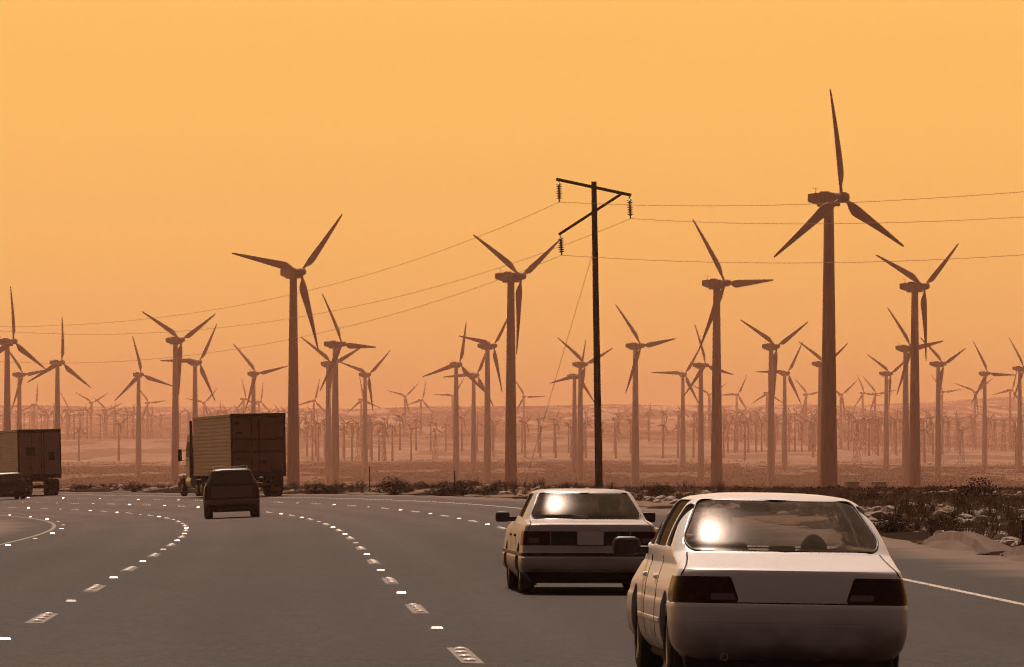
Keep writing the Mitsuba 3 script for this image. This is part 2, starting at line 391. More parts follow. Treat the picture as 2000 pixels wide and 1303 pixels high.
# (x, distance, hub height, yaw in degrees, rotor phase in degrees, label); in world metres
NEAR = 'large wind turbines of the near rows'
FARG = 'small faint large-rotor turbines far behind the near rows'
TURBINES = [
    (61.2, 1069, 55.0, 46, 115, 'tallest and nearest wind turbine at right, one blade pointing nearly straight up', NEAR),
    (-56.9, 1440, 54.3, 34, 42, 'big dark wind turbine just right of the container truck, one blade level to the left', NEAR),
    (-0.3, 1483, 54.8, 50, 60, 'big wind turbine just left of the power pole, one blade hanging straight down', NEAR),
    (56.9, 1539, 54.9, 46, 86, 'big wind turbine between power pole and tallest turbine, right blade level', NEAR),
    (112.8, 1550, 54.4, 50, 53, 'big wind turbine right of the tallest one with its two upper blades in a V', NEAR),
    (-190.0, 2083, 51.9, 44, 119, 'wind turbine cut by the left picture edge, above the left trailer, blade upright', NEAR),
    (-263.4, 2959, 55.6, 41, 81, 'small wind turbine close behind the leftmost large one, over the left trailer', NEAR),
    (-208.4, 2537, 53.3, 36, 3, 'wind turbine rising behind the right end of the left trailer, blade straight up', NEAR),
    (-198.4, 2940, 55.2, 27, 107, 'wind turbine standing alone midway between the two trucks', NEAR),
    (-128.5, 2113, 53.2, 39, 60, 'wind turbine rising behind the tractor of the container truck, rotor in a Y', NEAR),
    (-147.3, 2572, 54.2, 34, 31, 'wind turbine behind the lit side of the container, one blade level to the left', NEAR),
    (-137.5, 2943, 55.8, 32, 78, 'wind turbine rising behind the rear doors of the container', NEAR),
    (-65.5, 2051, 50.2, 49, 92, 'front one of two overlapping wind turbines right of the truck', NEAR),
    (-84.8, 2554, 53.1, 36, 65, 'rear one of two overlapping wind turbines right of the truck, rotor lower', NEAR),
    (-80.7, 3040, 57.1, 36, 49, 'small wind turbine just right of the overlapping pair, over the bend', NEAR),
    (-26.9, 2664, 55.1, 29, 12, 'leftmost of three wind turbines close left of the big one by the pole', NEAR),
    (-20.9, 3018, 56.4, 31, 26, 'lowest and middle one of three wind turbines left of the big one by the pole', NEAR),
    (-10.3, 2320, 55.9, 49, 40, 'wind turbine half hidden at the left of the big one by the pole', NEAR),
    (32.9, 2664, 55.1, 42, 67, 'front wind turbine of two just left of the power pole foot', NEAR),
    (33.9, 3003, 55.6, 43, 18, 'rear wind turbine of two just left of the power pole foot, mostly covered', NEAR),
    (49.8, 2233, 53.9, 44, 81, 'first wind turbine right of the power pole, pale and clear of others', NEAR),
    (101.4, 3284, 61.8, 20, 32, 'low wind turbine at right of the pole with one blade level to the left', NEAR),
    (91.5, 2681, 55.0, 45, 102, 'wind turbine half behind the big one right of the pole, upright blade', NEAR),
    (106.1, 2266, 54.4, 40, 60, 'wind turbine left of the tallest one, rotor in a Y, above the white car', NEAR),
    (157.1, 3189, 60.7, 31, 31, 'low wind turbine just left of the tallest tower, blade tips around its neighbour', NEAR),
    (150.9, 2709, 56.3, 48, 60, 'wind turbine mostly hidden behind the tallest turbine tower', NEAR),
    (161.3, 2268, 53.8, 47, 81, 'wind turbine closely behind the V-bladed big one at right', NEAR),
    (210.6, 2735, 56.8, 51, 67, 'pale wind turbine just right of the V-bladed big one', NEAR),
    (213.7, 3160, 59.9, 47, 60, 'low wind turbine between the tallest one and the V-bladed big one', NEAR),
    (274.0, 3208, 60.8, 36, 92, 'wind turbine near the right picture edge with its right blade level', NEAR),
    (285.7, 3114, 61.9, 50, 85, 'rightmost wind turbine, cut by the right picture edge', NEAR),
    (-137.5, 5050, 71.0, 28, 112, 'faint far turbine between the overlapping pair and the small one by the bend', FARG),
    (-185.6, 5183, 71.9, 14, 14, 'faint far turbine just right of the big dark one by the truck', FARG),
    (-264.1, 5448, 77.0, 38, 108, 'left one of two faint far turbines above the container doors', FARG),
    (-262.8, 5750, 78.5, 34, 10, 'right one of two faint far turbines above the container doors', FARG),
    (-111.4, 5750, 84.4, 14, 46, 'left one of two faint far turbines in the gap left of the pole group', FARG),
    (-94.7, 5750, 80.1, 28, 13, 'right one of two faint far turbines in the gap left of the pole group', FARG),
    (-58.7, 5469, 80.8, 14, 32, 'faint far turbine behind the leftmost of the three left of the pole', FARG),
    (11.2, 5247, 76.6, 14, 89, 'faint far turbine between the big turbine and the pole, crossed by the guy wire', FARG),
    (282.9, 5328, 79.8, 30, 78, 'faint far turbine just left of the tallest tower', FARG),
    (297.1, 5002, 75.0, 21, 49, 'faint far turbine just right of the tallest tower', FARG),
    (362.2, 5715, 87.0, 29, 97, 'left one of two faint far turbines between tallest and V-bladed turbines', FARG),
    (337.3, 5142, 77.7, 25, 80, 'right one of two faint far turbines between tallest and V-bladed turbines', FARG),
    (416.4, 5358, 82.7, 26, 82, 'faint far turbine behind the pale one right of the V-bladed turbine', FARG),
    (418.0, 4998, 77.2, 14, 52, 'faint far turbine just left of the one near the right edge', FARG),
    (452.8, 5030, 79.3, 29, 17, 'faint far turbine just left of the rightmost turbine', FARG),
    (195.8, 5498, 82.3, 14, 57, 'faint far turbine behind the big one right of the pole', FARG),
    (209.9, 5169, 77.4, 21, 27, 'faint far turbine alone between two turbines above the near white car', FARG),
    (234.3, 5086, 77.6, 29, 120, 'faint far turbine behind the rotor in a Y above the near white car', FARG),
    (-463.3, 5367, 70.6, 28, 7, 'faint far turbine above the left trailer', FARG),
    (-437.3, 5750, 77.5, 21, 60, 'faint far turbine left of the lone one midway between the trucks', FARG),
    (-365.2, 5544, 74.7, 23, 83, 'faint far turbine right of the lone one midway between the trucks', FARG),
    (-320.2, 5750, 77.5, 14, 42, 'faint far turbine above the lit side of the container', FARG),
    (-462.3, 5750, 70.0, 35, 91, 'faint far turbine just above the right end of the left trailer', FARG),
    (-408.9, 5559, 67.7, 31, 70, 'lowest faint far turbine in the gap between the two trucks', FARG),
]


def turbine(x, y, hz, yaw, ph, label, group):
    k = thing('wind_turbine', label, 'wind turbine', group)
    g = float(ground(x, y))
    base = T().translate([x, y, 0])
    th = (hz - 1.35) - g
    yaw -= math.degrees(math.atan2(x, y))          # yaw was measured against the line of sight
    face = base @ T().rotate([0, 0, 1], yaw)
    part(k, 'tower', moved(HAZED if y > 1800 else TOW, T().translate([x, y, g]).scale([1, 1, th / 54.7])), None)
    top = face @ T().translate([0, 0, hz])
    part(k, 'nacelle', moved(NAC, top), None)
    if y < 3600:
        part(k, 'door', moved(DOOR, T().translate([x, y, g]).rotate([0, 0, 1], yaw - 40)), None)
        part(k, 'yaw_bedplate', moved(BED, top), None)
        part(k, 'roof_hood', moved(HOO, top), None)
        part(k, 'wind_vane', moved(MAS, top), None)
    hub = top @ T().translate([0, -3.4, 0.1])
    part(k, 'hub', moved(HUB, hub), None)
    for j in range(3):
        part(k, 'blade', moved(BLA, hub @ T().rotate([0, 1, 0], ph + 120 * j)), None)


for t in TURBINES:
    turbine(*t)

# ------------------------------------------------------------------ vehicles
from scipy.interpolate import PchipInterpolator
def darker_low(base_tone, film):  # mottled second tone, stronger towards the ground
    return mikit.proc(lambda p, n, uv: mix(base_tone, film, dr.clip((0.25 + 0.75 * f_(p.x * 5, p.y * 5, p.z * 7)) * ss(0.66, 0.20, p.z) * 1.25 + 0.10 * f_(p.x * 2, p.y * 2, p.z * 2), 0, 1)))


princ('white_paint', darker_low((0.72, 0.70, 0.71), (0.26, 0.205, 0.18)), 0.32, specular=0.5, clearcoat=1.0, clearcoat_gloss=0.95)
princ('cream_paint', darker_low((0.50, 0.455, 0.435), (0.16, 0.12, 0.10)), 0.36, specular=0.5, clearcoat=0.9, clearcoat_gloss=0.93)
princ('dark_paint', (0.013, 0.006, 0.0045), 0.4, specular=0.3, clearcoat=1.0, clearcoat_gloss=0.75)
princ('brown_paint', (0.105, 0.048, 0.03), 0.4, specular=0.5, clearcoat=0.8, clearcoat_gloss=0.9)
princ('black_trim', (0.018, 0.014, 0.012), 0.5)
princ('rubber', mikit.proc(lambda p, n, uv: mix((0.018, 0.014, 0.012), (0.05, 0.038, 0.03), f_(p.x * 9, p.y * 9, p.z * 9))), 0.85)
princ('underbody', (0.022, 0.017, 0.014), 0.8)
princ('chrome', (0.62, 0.58, 0.54), 0.18, metallic=1.0)
princ('rim_metal', (0.42, 0.39, 0.36), 0.35, metallic=0.8)
princ('lamp_lens', mikit.proc(lambda p, n, uv: mix((0.030, 0.005, 0.004), (0.052, 0.008, 0.006), ss(0.4, 0.6, n_(p.x * 60, p.z * 140)))), 0.3, specular=0.15, clearcoat=0.1)
princ('lamp_dark', (0.028, 0.008, 0.007), 0.2, specular=0.3, clearcoat=0.3)
princ('lamp_clear', (0.12, 0.07, 0.06), 0.15, specular=0.6, clearcoat=1.0)
princ('cabin_cloth', (0.10, 0.075, 0.062), 0.9)
princ('cabin_pale', (0.34, 0.27, 0.23), 0.85)
princ('plate_paint', (0.62, 0.55, 0.50), 0.5)
princ('skin', (0.32, 0.17, 0.11), 0.5)
princ('hair', (0.015, 0.01, 0.008), 0.6)
princ('shirt', (0.30, 0.24, 0.21), 0.9)
princ('trousers', (0.04, 0.04, 0.05), 0.9)


def glass(name, tint, dust=0.07, alpha=0.055):
    """Tinted pane with a thin film of dust: a little rough reflection over the clear sheet."""
    scene[name] = {'type': 'blendbsdf', 'weight': dust,
                   'a': {'type': 'thindielectric', 'int_ior': 1.52, 'specular_transmittance': rgb(tint, tint * .93, tint * .88)},
                   'b': {'type': 'twosided', 'bsdf': {'type': 'blendbsdf', 'weight': 0.42,
                         'a': {'type': 'roughconductor', 'material': 'none', 'alpha_u': alpha * 1.3, 'alpha_v': alpha * .85, 'specular_reflectance': rgb(.55, .52, .5)},
                         'b': {'type': 'roughconductor', 'material': 'none', 'alpha_u': alpha * 4.2, 'alpha_v': alpha * 2.8, 'specular_reflectance': rgb(.55, .5, .46)}}}}


scene['side_glass'] = {'type': 'thindielectric', 'int_ior': 1.5, 'specular_transmittance': rgb(.35, .32, .30), 'specular_reflectance': rgb(.08, .08, .08)}
glass('window_glass', 0.80, 0.05, 0.016)
scene['windscreen_glass'] = {'type': 'thindielectric', 'int_ior': 1.5, 'specular_transmittance': rgb(.85, .82, .8)}
glass('tinted_glass', 0.16, 0.05, 0.016)
glass('dark_glass', 0.06, 0.01, 0.025)
scene['dark_glass']['a']['specular_reflectance'] = rgb(.2, .2, .2)


class Shell:
    """A car skin as a stack of horizontal outlines. table rows: z, half width, rear y, rear depth, rear squareness, front y, front depth"""

    def __init__(self, table, side=0.012):
        a = np.array(table, float)
        self.z = a[:, 0]
        self.f = [PchipInterpolator(a[:, 0], a[:, k]) for k in range(1, 7)]
        self.side = side

    def at(self, z):
        return [f(z) for f in self.f]

    def rear(self, x, z):
        W, yr, D, p, _, _ = self.at(z)
        u = np.clip(np.abs(x) / W, 0, 0.9999)
        return yr + D * (1 - (1 - u ** p) ** (1 / p))

    def ring(self, z, off=0.0, n=18):
        W, yr, D, p, yf, Df = [float(v) for v in self.at(z)]
        W, yr, yf = W + off, yr - off, yf + off
        ph = np.linspace(0, np.pi / 2, n)
        xr, yre = W * np.sin(ph) ** (2 / p), yr + D * (1 - np.cos(ph) ** (2 / p))
        xf, yfr = W * np.sin(ph) ** (2 / 2.6), yf - Df * (1 - np.cos(ph) ** (2 / 2.6))
        ys = np.linspace(yr + D, yf - Df, 16)[1:-1]
        x = np.concatenate([xr, np.full(14, W), xf[::-1]])
        y = np.concatenate([yre, ys, yfr[::-1]])
        m = (y - (yr + yf) / 2) / max((yf - yr) / 2, 1e-3)
        x = x * (1 - self.side * m ** 2)
        x, y = np.concatenate([x, -x[::-1][1:-1]]), np.concatenate([y, y[::-1][1:-1]])
        return np.stack([x, y, np.full(len(x), z)], 1)

    def solid(self, off=0.0, z0=None, z1=None, n=64, nr=18):
        z0, z1 = self.z[0] if z0 is None else z0, self.z[-1] if z1 is None else z1
        zs = np.unique(np.concatenate([np.linspace(z0, z1, n), self.z[(self.z > z0) & (self.z < z1)]]))
        R = np.stack([self.ring(z, off, nr) for z in zs])
        R[..., 2] += np.where(zs == zs[-1], off, 0)[:, None]
        k, m = R.shape[:2]
        g = grid(R, wrap=True)
        v = np.vstack([g.vertices, [R[0].mean(0)], [R[-1].mean(0)]])
        i = np.arange(m)
        j = (i + 1) % m
        f = np.vstack([g.faces, np.stack([j, i, i * 0 + k * m], 1), np.stack([(k - 1) * m + i, (k - 1) * m + j, i * 0 + k * m + 1], 1)])
        t = trimesh.Trimesh(v, f, process=False)
        if t.volume < 0:
            t.invert()
        return man(t)


def man(t):
    return m3.Manifold(m3.Mesh(vert_properties=np.asarray(t.vertices, np.float32), tri_verts=np.asarray(t.faces, np.uint32)))


def rounded(poly, r):
    from shapely.geometry import Polygon
    p = Polygon(poly)
    q = p.buffer(-r).buffer(r, quad_segs=6)
    return np.array(q.exterior.coords)[:-1]


def prism(poly, a, b, axis='y'):
    """Solid from a polygon: (x, z) pushed along y, or (y, z) pushed along x, or (x, y) along z."""
    p = np.asarray(poly, float)
    if ((p[:, 0] * np.roll(p[:, 1], -1) - np.roll(p[:, 0], -1) * p[:, 1]).sum()) < 0:
        p = p[::-1]
    e = m3.Manifold.extrude(m3.CrossSection([p]), abs(b - a))
    if axis == 'z':
        return e.translate([0, 0, min(a, b)])
    if axis == 'y':                                   # (x, z, h) -> (x, -h, z)
        return e.rotate([90, 0, 0]).translate([0, max(a, b), 0])
    return e.rotate([90, 0, 0]).rotate([0, 0, 90]).translate([min(a, b), 0, 0])


def cyl_x(x0, x1, y, z, r, n=40):
    return m3.Manifold.cylinder(abs(x1 - x0), r, r, n).rotate([0, 90, 0]).translate([min(x0, x1), y, z])


def chain(pts, r, n=6):
    """Manifold of a rod through the points, to cut grooves with or to use as a strip."""
    s = m3.Manifold.sphere(r, n)
    return m3.Manifold.batch_boolean([m3.Manifold.batch_hull([s.translate(list(a)), s.translate(list(b))]) for a, b in zip(pts[:-1], pts[1:])], m3.OpType.Add)


def tube(pts, r, n=6, closed=False):
    p = np.asarray(pts, float)
    if closed:
        p = np.vstack([p, p[:1]])
    d = np.gradient(p, axis=0)
    d /= np.linalg.norm(d, axis=1, keepdims=True) + 1e-12
    up = np.where(np.abs(d[:, 2:3]) > 0.9, [[1.0, 0, 0]], [[0, 0, 1.0]])
    u = np.cross(d, up)
    u /= np.linalg.norm(u, axis=1, keepdims=True) + 1e-12
    w = np.cross(d, u)
    t = np.arange(n) * 2 * np.pi / n
    return grid(p[:, None] + r * (np.cos(t)[None, :, None] * u[:, None] + np.sin(t)[None, :, None] * w[:, None]), wrap=True)


def pane(shell, poly_rows, off=-0.012, cols=33):
    """Glass sheet on the rear skin: rows of (z, x left, x right)."""
    r = np.array(poly_rows, float)
    u = np.linspace(0, 1, cols)
    X = r[:, 1:2] * (1 - u) + r[:, 2:3] * u
    Zs = np.repeat(r[:, :1], cols, 1)
    return grid(np.stack([X, shell.rear(X, Zs) - off, Zs], -1))


def pane_ply(shell, rows, gl, tr):
    m = pane(shell, rows)
    return mikit.ply(m, gl, smooth=True, uv=np.asarray(m.vertices)[:, [0, 2]], to_world=tr)


def window_rows(z0, z1, w0, w1, r, bow=0.0, n=33):
    """Rows of a trapezoid window with rounded corners, and its outline as (x, z)."""
    out = rounded([(-w0, z0), (w0, z0), (w1, z1), (-w1, z1)], r)
    from shapely.geometry import Polygon, LineString
    P = Polygon(out)
    zs = z0 + (z1 - z0) * (0.5 - 0.5 * np.cos(np.linspace(0, np.pi, n)))
    zs[0] += 1e-4
    zs[-1] -= 1e-4
    rows = []
    for z in zs:
        c = P.intersection(LineString([(-9, z), (9, z)]))
        rows.append((z, c.bounds[0], c.bounds[2]))
    return rows, out


TYRES = {}


def wheel(parent, name, tr, r=0.30, w=0.19, rim=0.19, dish=0.02):
    """Tyre and rim about the local x axis, outer side towards -x."""
    k = (r, w, rim)
    if k not in TYRES:
        h = w / 2
        t = lathe([(rim, -h * .8), (rim + .015, -h), (r - .045, -h), (r - .012, -h * .86), (r, -h * .6), (r - .002, -h * .2), (r - .012, -h * .18), (r - .012, -h * .12), (r - .002, -h * .1), (r - .002, h * .1),
                   (r - .012, h * .12), (r - .012, h * .18), (r - .002, h * .2), (r, h * .6), (r - .012, h * .86), (r - .045, h), (rim + .015, h), (rim, h * .8)], 36, 'x')
        rm = lathe([(rim + .004, -h * .85), (rim - .012, -h * .8), (rim - .02, -h * .35), (rim * .55, -h * .55), (rim * .3, -h * .75), (.001, -h * .8)], 28, 'x')
        holes = cat([rod((-h * .46, math.cos(a) * rim * .72, math.sin(a) * rim * .72), (-h * .62, math.cos(a) * rim * .72, math.sin(a) * rim * .72), rim * .13, n=8) for a in np.arange(8) * math.pi / 4])
        bk = lathe([(rim, h * .8), (.001, h * .5)], 20, 'x')
        TYRES[k] = (mikit.ply(t, 'rubber', smooth=40), mikit.ply(rm, 'rim_metal', smooth=40), mikit.ply(cat([holes, bk]), 'underbody', smooth=40))
    t, rm, hol = TYRES[k]
    key = part(parent, name, moved(t, tr), None)
    part(key, 'rim', moved(rm, tr), None)
    part(key, 'vent_hole', moved(hol, tr), None, kind='stuff')
    return key


class Car:
    """Places parts given in the car's own frame (rear at y = 0, forward +y, ground z = 0)."""

    def __init__(self, name, label, c, tr, group=None):
        self.key, self.tr = thing(name, label, c, group), tr

    def add(self, name, mesh, bsdf, smooth=35, label=None, parent=None, kind=None):
        if isinstance(mesh, m3.Manifold):
            mesh = tm(mesh)
        return part(parent or self.key, name, mikit.ply(mesh, bsdf, smooth=smooth, to_world=self.tr), None, label=label, kind=kind)


def car_frame(X, Y, head=None, dz=0.0, roll=True):
    s, w = road_sw(np.array([X]), np.array([Y]))
    p = road(s, w)[0]
    h = heading(float(s[0])) if head is None else head
    e = float(np.interp(s[0], S_, SE)) * float(roll)
    slope = float(np.interp(s[0] + 3, S_, GZ) - np.interp(s[0], S_, GZ)) / 3
    return T().translate([X, Y, float(p[2]) + dz]).rotate([0, 0, 1], math.degrees(h)).rotate([0, 1, 0], -math.degrees(e)).rotate([1, 0, 0], math.degrees(slope))


def person(label, tr, shirt='shirt', reach=((-.16, .46, .42), (.16, .46, .42)), name='person'):
    """A seated figure: hips at the origin, facing +y. One continuous body, with hair and shirt as children."""
    s = lambda p, r: m3.Manifold.sphere(r, 14).translate(list(map(float, p)))
    bone = lambda a, ra, b, rb: m3.Manifold.batch_hull([s(a, ra), s(b, rb)])
    B, C = [], []
    # trunk, neck, head
    C += [m3.Manifold.batch_hull([s((-.13, 0, .05), .12), s((.13, 0, .05), .12), s((-.14, -.04, .30), .11), s((.14, -.04, .30), .11)]),
          m3.Manifold.batch_hull([s((-.14, -.04, .30), .11), s((.14, -.04, .30), .11), s((-.15, -.05, .50), .07), s((.15, -.05, .50), .07), s((0, -.06, .55), .07)])]
    B += [bone((0, -.05, .52), .06, (0, -.02, .64), .055)]
    head = m3.Manifold.batch_hull([s((0, -.03, .745), .088), s((0, .01, .76), .078), s((0, .045, .675), .045), s((0, .03, .70), .062)])
    B += [head, s((0, .095, .715), .016), bone((0, .085, .74), .011, (0, .10, .715), .014), s((.082, -.01, .715), .022), s((-.082, -.01, .715), .022), bone((-.02, .083, .672), .01, (.02, .083, .672), .01)]
    for sx, hnd in zip((-1, 1), reach):
        sh, hd = np.array([sx * .19, -.05, .49]), np.array(hnd)
        el = (sh + hd) / 2 + np.array([sx * .06, -.02, -.12])
        C += [bone((sx * .13, -.05, .5), .07, sh, .065), bone(sh, .062, (sh + el) / 2, .055)]
        B += [bone(sh, .055, el, .045), bone(el, .043, hd - (hd - el) * .12, .028)]
        d = (hd - el) / np.linalg.norm(hd - el)
        side = np.array([sx * 1.0, 0, 0])
        palm = hd + d * .05
        B += [m3.Manifold.batch_hull([s(hd, .024), s(palm + side * .03, .016), s(palm - side * .03, .016)])]
        for q, ln in zip((-.031, -.011, .011, .03), (.060, .072, .068, .052)):
            k0 = palm + side * q
            k1 = k0 + d * ln * .5 + np.array([0, 0, .012])
            k2 = k1 + d * ln * .3 + np.array([0, 0, -.026])
            B += [bone(k0, .009, k1, .0085), bone(k1, .0085, k2, .0075)]
        th0 = hd - side * .022
        B += [bone(th0, .012, th0 - side * .03 + d * .03, .010), bone(th0 - side * .03 + d * .03, .010, th0 - side * .03 + d * .055 - np.array([0, 0, .012]), .009)]
        hip, kn, an = (sx * .10, 0, .03), (sx * .14, .42, .14), (sx * .13, .62, -.26)
        B += [bone(hip, .085, kn, .06), bone(kn, .055, an, .04), bone(an, .04, (sx * .14, .80, -.30), .035)]
    B += C
    body = m3.Manifold.batch_boolean(B, m3.OpType.Add).refine_to_length(0.03)
    t = tm(body)
    t.merge_vertices()
    trimesh.smoothing.filter_taubin(t, iterations=6)
    k = thing(name, label, 'person')
    tr2 = tr
    part(k, 'body', mikit.ply(t, 'skin', smooth=True, to_world=tr2), None)
    sh = tm(m3.Manifold.batch_boolean([c for c in C], m3.OpType.Add).refine_to_length(0.03))
    sh.merge_vertices()
    trimesh.smoothing.filter_taubin(sh, iterations=4)
    nrm = sh.vertex_normals
    sh.vertices = sh.vertices + nrm * 0.012
    part(k, 'shirt', mikit.ply(sh, shirt, smooth=True, to_world=tr2), None)
    hr = tm(m3.Manifold.batch_hull([s((0, -.035, .755), .096), s((0, .0, .785), .076), s((0, -.06, .70), .07)]) - m3.Manifold.batch_hull([s((0, .12, .70), .075), s((0, .10, .64), .08), s((0, .13, .76), .05)]))
    part(k, 'hair', mikit.ply(hr, 'hair', smooth=40, to_world=tr2), None)
    return k


def seat(car, name, x, y, z=0.33, head=True, cloth='cabin_cloth', wide=.5):
    b = cat([rbox(x - wide / 2, x + wide / 2, y, y + .5, z - .12, z + .08, .05), ])
    k = car.add(name, b, cloth)
    back = rbox(x - wide / 2, x + wide / 2, -.06, .08, 0, .62, .06)
    back.apply_transform(trimesh.transformations.rotation_matrix(math.radians(14), [1, 0, 0]))
    back.apply_translation([0, y - .02, z + .04])
    car.add('backrest', back, cloth, parent=k)
    if head:
        hr = rbox(x - .13, x + .13, -.05, .05, 0, .17, .045)
        hr.apply_translation([0, y - .2, z + .66])
        car.add('headrest', cat([hr, rod((x - .05, y - .18, z + .55), (x - .05, y - .2, z + .7), .007), rod((x + .05, y - .18, z + .55), (x + .05, y - .2, z + .7), .007)]), cloth, parent=k)
    return k


def skin_path(sh, pts, off=0.0):
    """Points on the rear skin from (x, z)."""
    p = np.array(pts, float)
    return np.stack([p[:, 0], sh.rear(p[:, 0], p[:, 1]) - off, p[:, 1]], 1)


def dense(pts, n=8):
    p = np.array(pts, float)
    return np.vstack([np.linspace(a, b, n, endpoint=False) for a, b in zip(p[:-1], p[1:])] + [p[-1:]])


def sedan(car, T_, lamp, win, cabin, wheels, paint, gl, seams, bumper, side_glass, L, wr=0.29, tyre_w=.19, recess=None):
    sh = Shell(T_)
    body = sh.solid()
    rows_, out = window_rows(*win)
    inner = sh.solid(-0.035, cabin[0], cabin[1], 30)
    wy0, wy1, ww = wheels
    cut = m3.Manifold.batch_boolean([cyl_x(sx * (ww - .26), sx * (ww + .5), y, wr, wr + .055) for sx in (-1, 1) for y in (wy0, wy1)], m3.OpType.Add)
    yc = float(sh.rear(np.array(0.0), np.array(win[1])))
    openings = prism(out, -1.0, yc + .45)
    sides = m3.Manifold.batch_boolean([prism(rounded(q, .03), -2, 2, 'x') for q in side_glass], m3.OpType.Add)
    z0, z1 = win[0], win[1]
    ws = prism(rounded([(-win[2] * 1.0, z0), (win[2] * 1.0, z0), (win[3], z1), (-win[3], z1)], .06), yc + .9, L + 1)
    grooves = m3.Manifold.batch_boolean([chain(s, 0.0065) for s in seams], m3.OpType.Add)
    for q in seams[:3] + seams[4:]:
        car.add('panel_gap', tube(np.asarray(q) + np.array([0, .0035, 0]) * (np.ptp(np.asarray(q)[:, 1]) > 0) , 
                                     .0042, 6), 'black_trim', True)
    lamps = [prism(rounded(q, lamp['r']), -1, .5) for q in lamp['polys']]
    lampcut = m3.Manifold.batch_boolean(lamps, m3.OpType.Add) - sh.solid(-0.02, nr=18)
    front_half = m3.Manifold.cube([6, 8, 2.4]).translate([-3, 0.62, -.2])
    belt = m3.Manifold.cube([6, 12, 2]).translate([-3, -2, cabin[0]])
    skin = body - inner - cut - openings - (sides) - ws - grooves - lampcut
    if recess is not None:
        skin = skin - recess
    car.add('body', skin, paint)
    off = sh.solid(0.003)
    for p_, nm in zip(lamps, ('taillight', 'taillight')):
        lens = (off - sh.solid(-0.018)) ^ p_
        k = car.add(nm, lens, 'lamp_lens')
        cx = 1 if tm(p_).vertices[:, 0].mean() > 0 else -1
        for q in lamp['inner']:
            q = np.array(q) * [cx, 1]
            if len(q):
                car.add('reversing_lamp', (sh.solid(0.0045) - sh.solid(-0.01)) ^ prism(rounded(q, .008), -1, .3), 'lamp_clear', parent=k)
    rw = part(car.key, 'rear_window', pane_ply(sh, rows_, gl, car.tr), None)
    op = dense(np.vstack([out, out[:1]]), 2)[:-1]
    car.add('seal', tube(skin_path(sh, op, 0.001), .0085, 6, True), 'black_trim', True, parent=rw)
    # side panes and windscreen: thin skins of the shell inside the openings
    skinny = sh.solid(-0.016, cabin[0] - .02, cabin[1], 40) - sh.solid(-0.019, cabin[0] - .04, cabin[1] + .02, 40)
    for q in side_glass:
        for sx in (-1, 1):
            car.add('side_window', skinny ^ prism(q, 0.02 * sx, 2 * sx, 'x'), 'side_glass', 40)
    car.add('windscreen', skinny ^ prism([(-win[2], z0), (win[2], z0), (win[3], z1), (-win[3], z1)], yc + .9, L + 1), 'windscreen_glass', 40)
    # wheels
    for y in (wy0, wy1):
        for sx in (-1, 1):
            tr = car.tr @ T().translate([sx * (ww - tyre_w / 2), y, wr])
            wheel(car.key, 'wheel', tr if sx < 0 else tr @ T().rotate([0, 0, 1], 180), wr, tyre_w, wr * .63)
    car.add('underbody', cat([rbox(-.70, .70, .22, L - .3, .13, .30, .03), rbox(-.2, .2, .25, .75, .16, .30, .05), rod((-ww + .2, wy0, wr), (ww - .2, wy0, wr), .05), rod((-ww + .2, wy1, wr), (ww - .2, wy1, wr), .05)]), 'underbody')
    return sh, out


# ---- near white sedan
DZ = -0.04
NT = [  # z, half width, rear y, rear depth, squareness, front y, front depth
    (0.20, .70, .16, .20, 3.0, 4.42, .3), (0.27, .76, .05, .26, 3.0, 4.5, .35), (0.32, .785, .022, .28, 2.9, 4.54, .4), (0.42, .802, .006, .29, 2.9, 4.55, .4), (0.49, .806, .0, .29, 2.9, 4.55, .4), (0.575, .806, .004, .29, 2.9, 4.5, .4),
    (0.600, .804, .012, .29, 2.9, 4.45, .4), (0.612, .800, .03, .28, 2.9, 4.4, .4), (0.68, .795, .038, .27, 2.85, 4.25, .4), (0.76, .778, .05, .26, 2.8, 3.95, .4), (0.805, .765, .058, .26, 2.7, 3.8, .4), (0.828, .758, .068, .26, 2.6, 3.72, .4),
    (0.842, .752, .095, .27, 2.5, 3.66, .4), (0.855, .748, .15, .28, 2.4, 3.6, .4), (0.90, .748, .37, .30, 2.3, 3.45, .35), (0.934, .746, .530, .32, 2.2, 3.36, .3), (0.945, .745, .560, .32, 2.2, 3.33, .3),
    (1.0, .730, .650, .31, 2.1, 3.24, .3), (1.1, .692, .830, .30, 2.1, 3.06, .3), (1.2, .640, 1.028, .29, 2.1, 2.88, .3), (1.27, .590, 1.180, .28, 2.1, 2.74, .3), (1.295, .556, 1.242, .28, 2.1, 2.67, .3),
    (1.315, .505, 1.31, .30, 2.1, 2.58, .3), (1.328, .420, 1.40, .30, 2.1, 2.5, .3), (1.337, .345, 1.52, .28, 2.1, 2.42, .28), (1.343, .25, 1.70, .2, 2.1, 2.33, .2), (1.346, .12, 1.88, .1, 2.1, 2.2, .1)]
NT = [(r[0] + DZ * min(1, (r[0] - .1) / .4),) + r[1:] for r in NT]
zz = lambda z: z + DZ
c1 = Car('white_sedan', 'nearest white rounded sedan at bottom right with wide wraparound tail lamps', 'car', car_frame(1.858, 36.75, 0.053))
tmp = Shell(NT)
lid = [(-.395, zz(.615)), (-.395, zz(.612))]
seams1 = [skin_path(tmp, dense([(-.80, zz(.612)), (.80, zz(.612))], 40)),
          skin_path(tmp, dense([(-.735, zz(.79)), (-.71, zz(.835)), (-.69, zz(.86)), (-.668, zz(.90)), (-.655, zz(.938))], 6)),
          skin_path(tmp, dense([(.735, zz(.79)), (.71, zz(.835)), (.69, zz(.86)), (.668, zz(.90)), (.655, zz(.938))], 6)),
          skin_path(tmp, dense([(-.79, zz(.475)), (.79, zz(.475))], 40))]
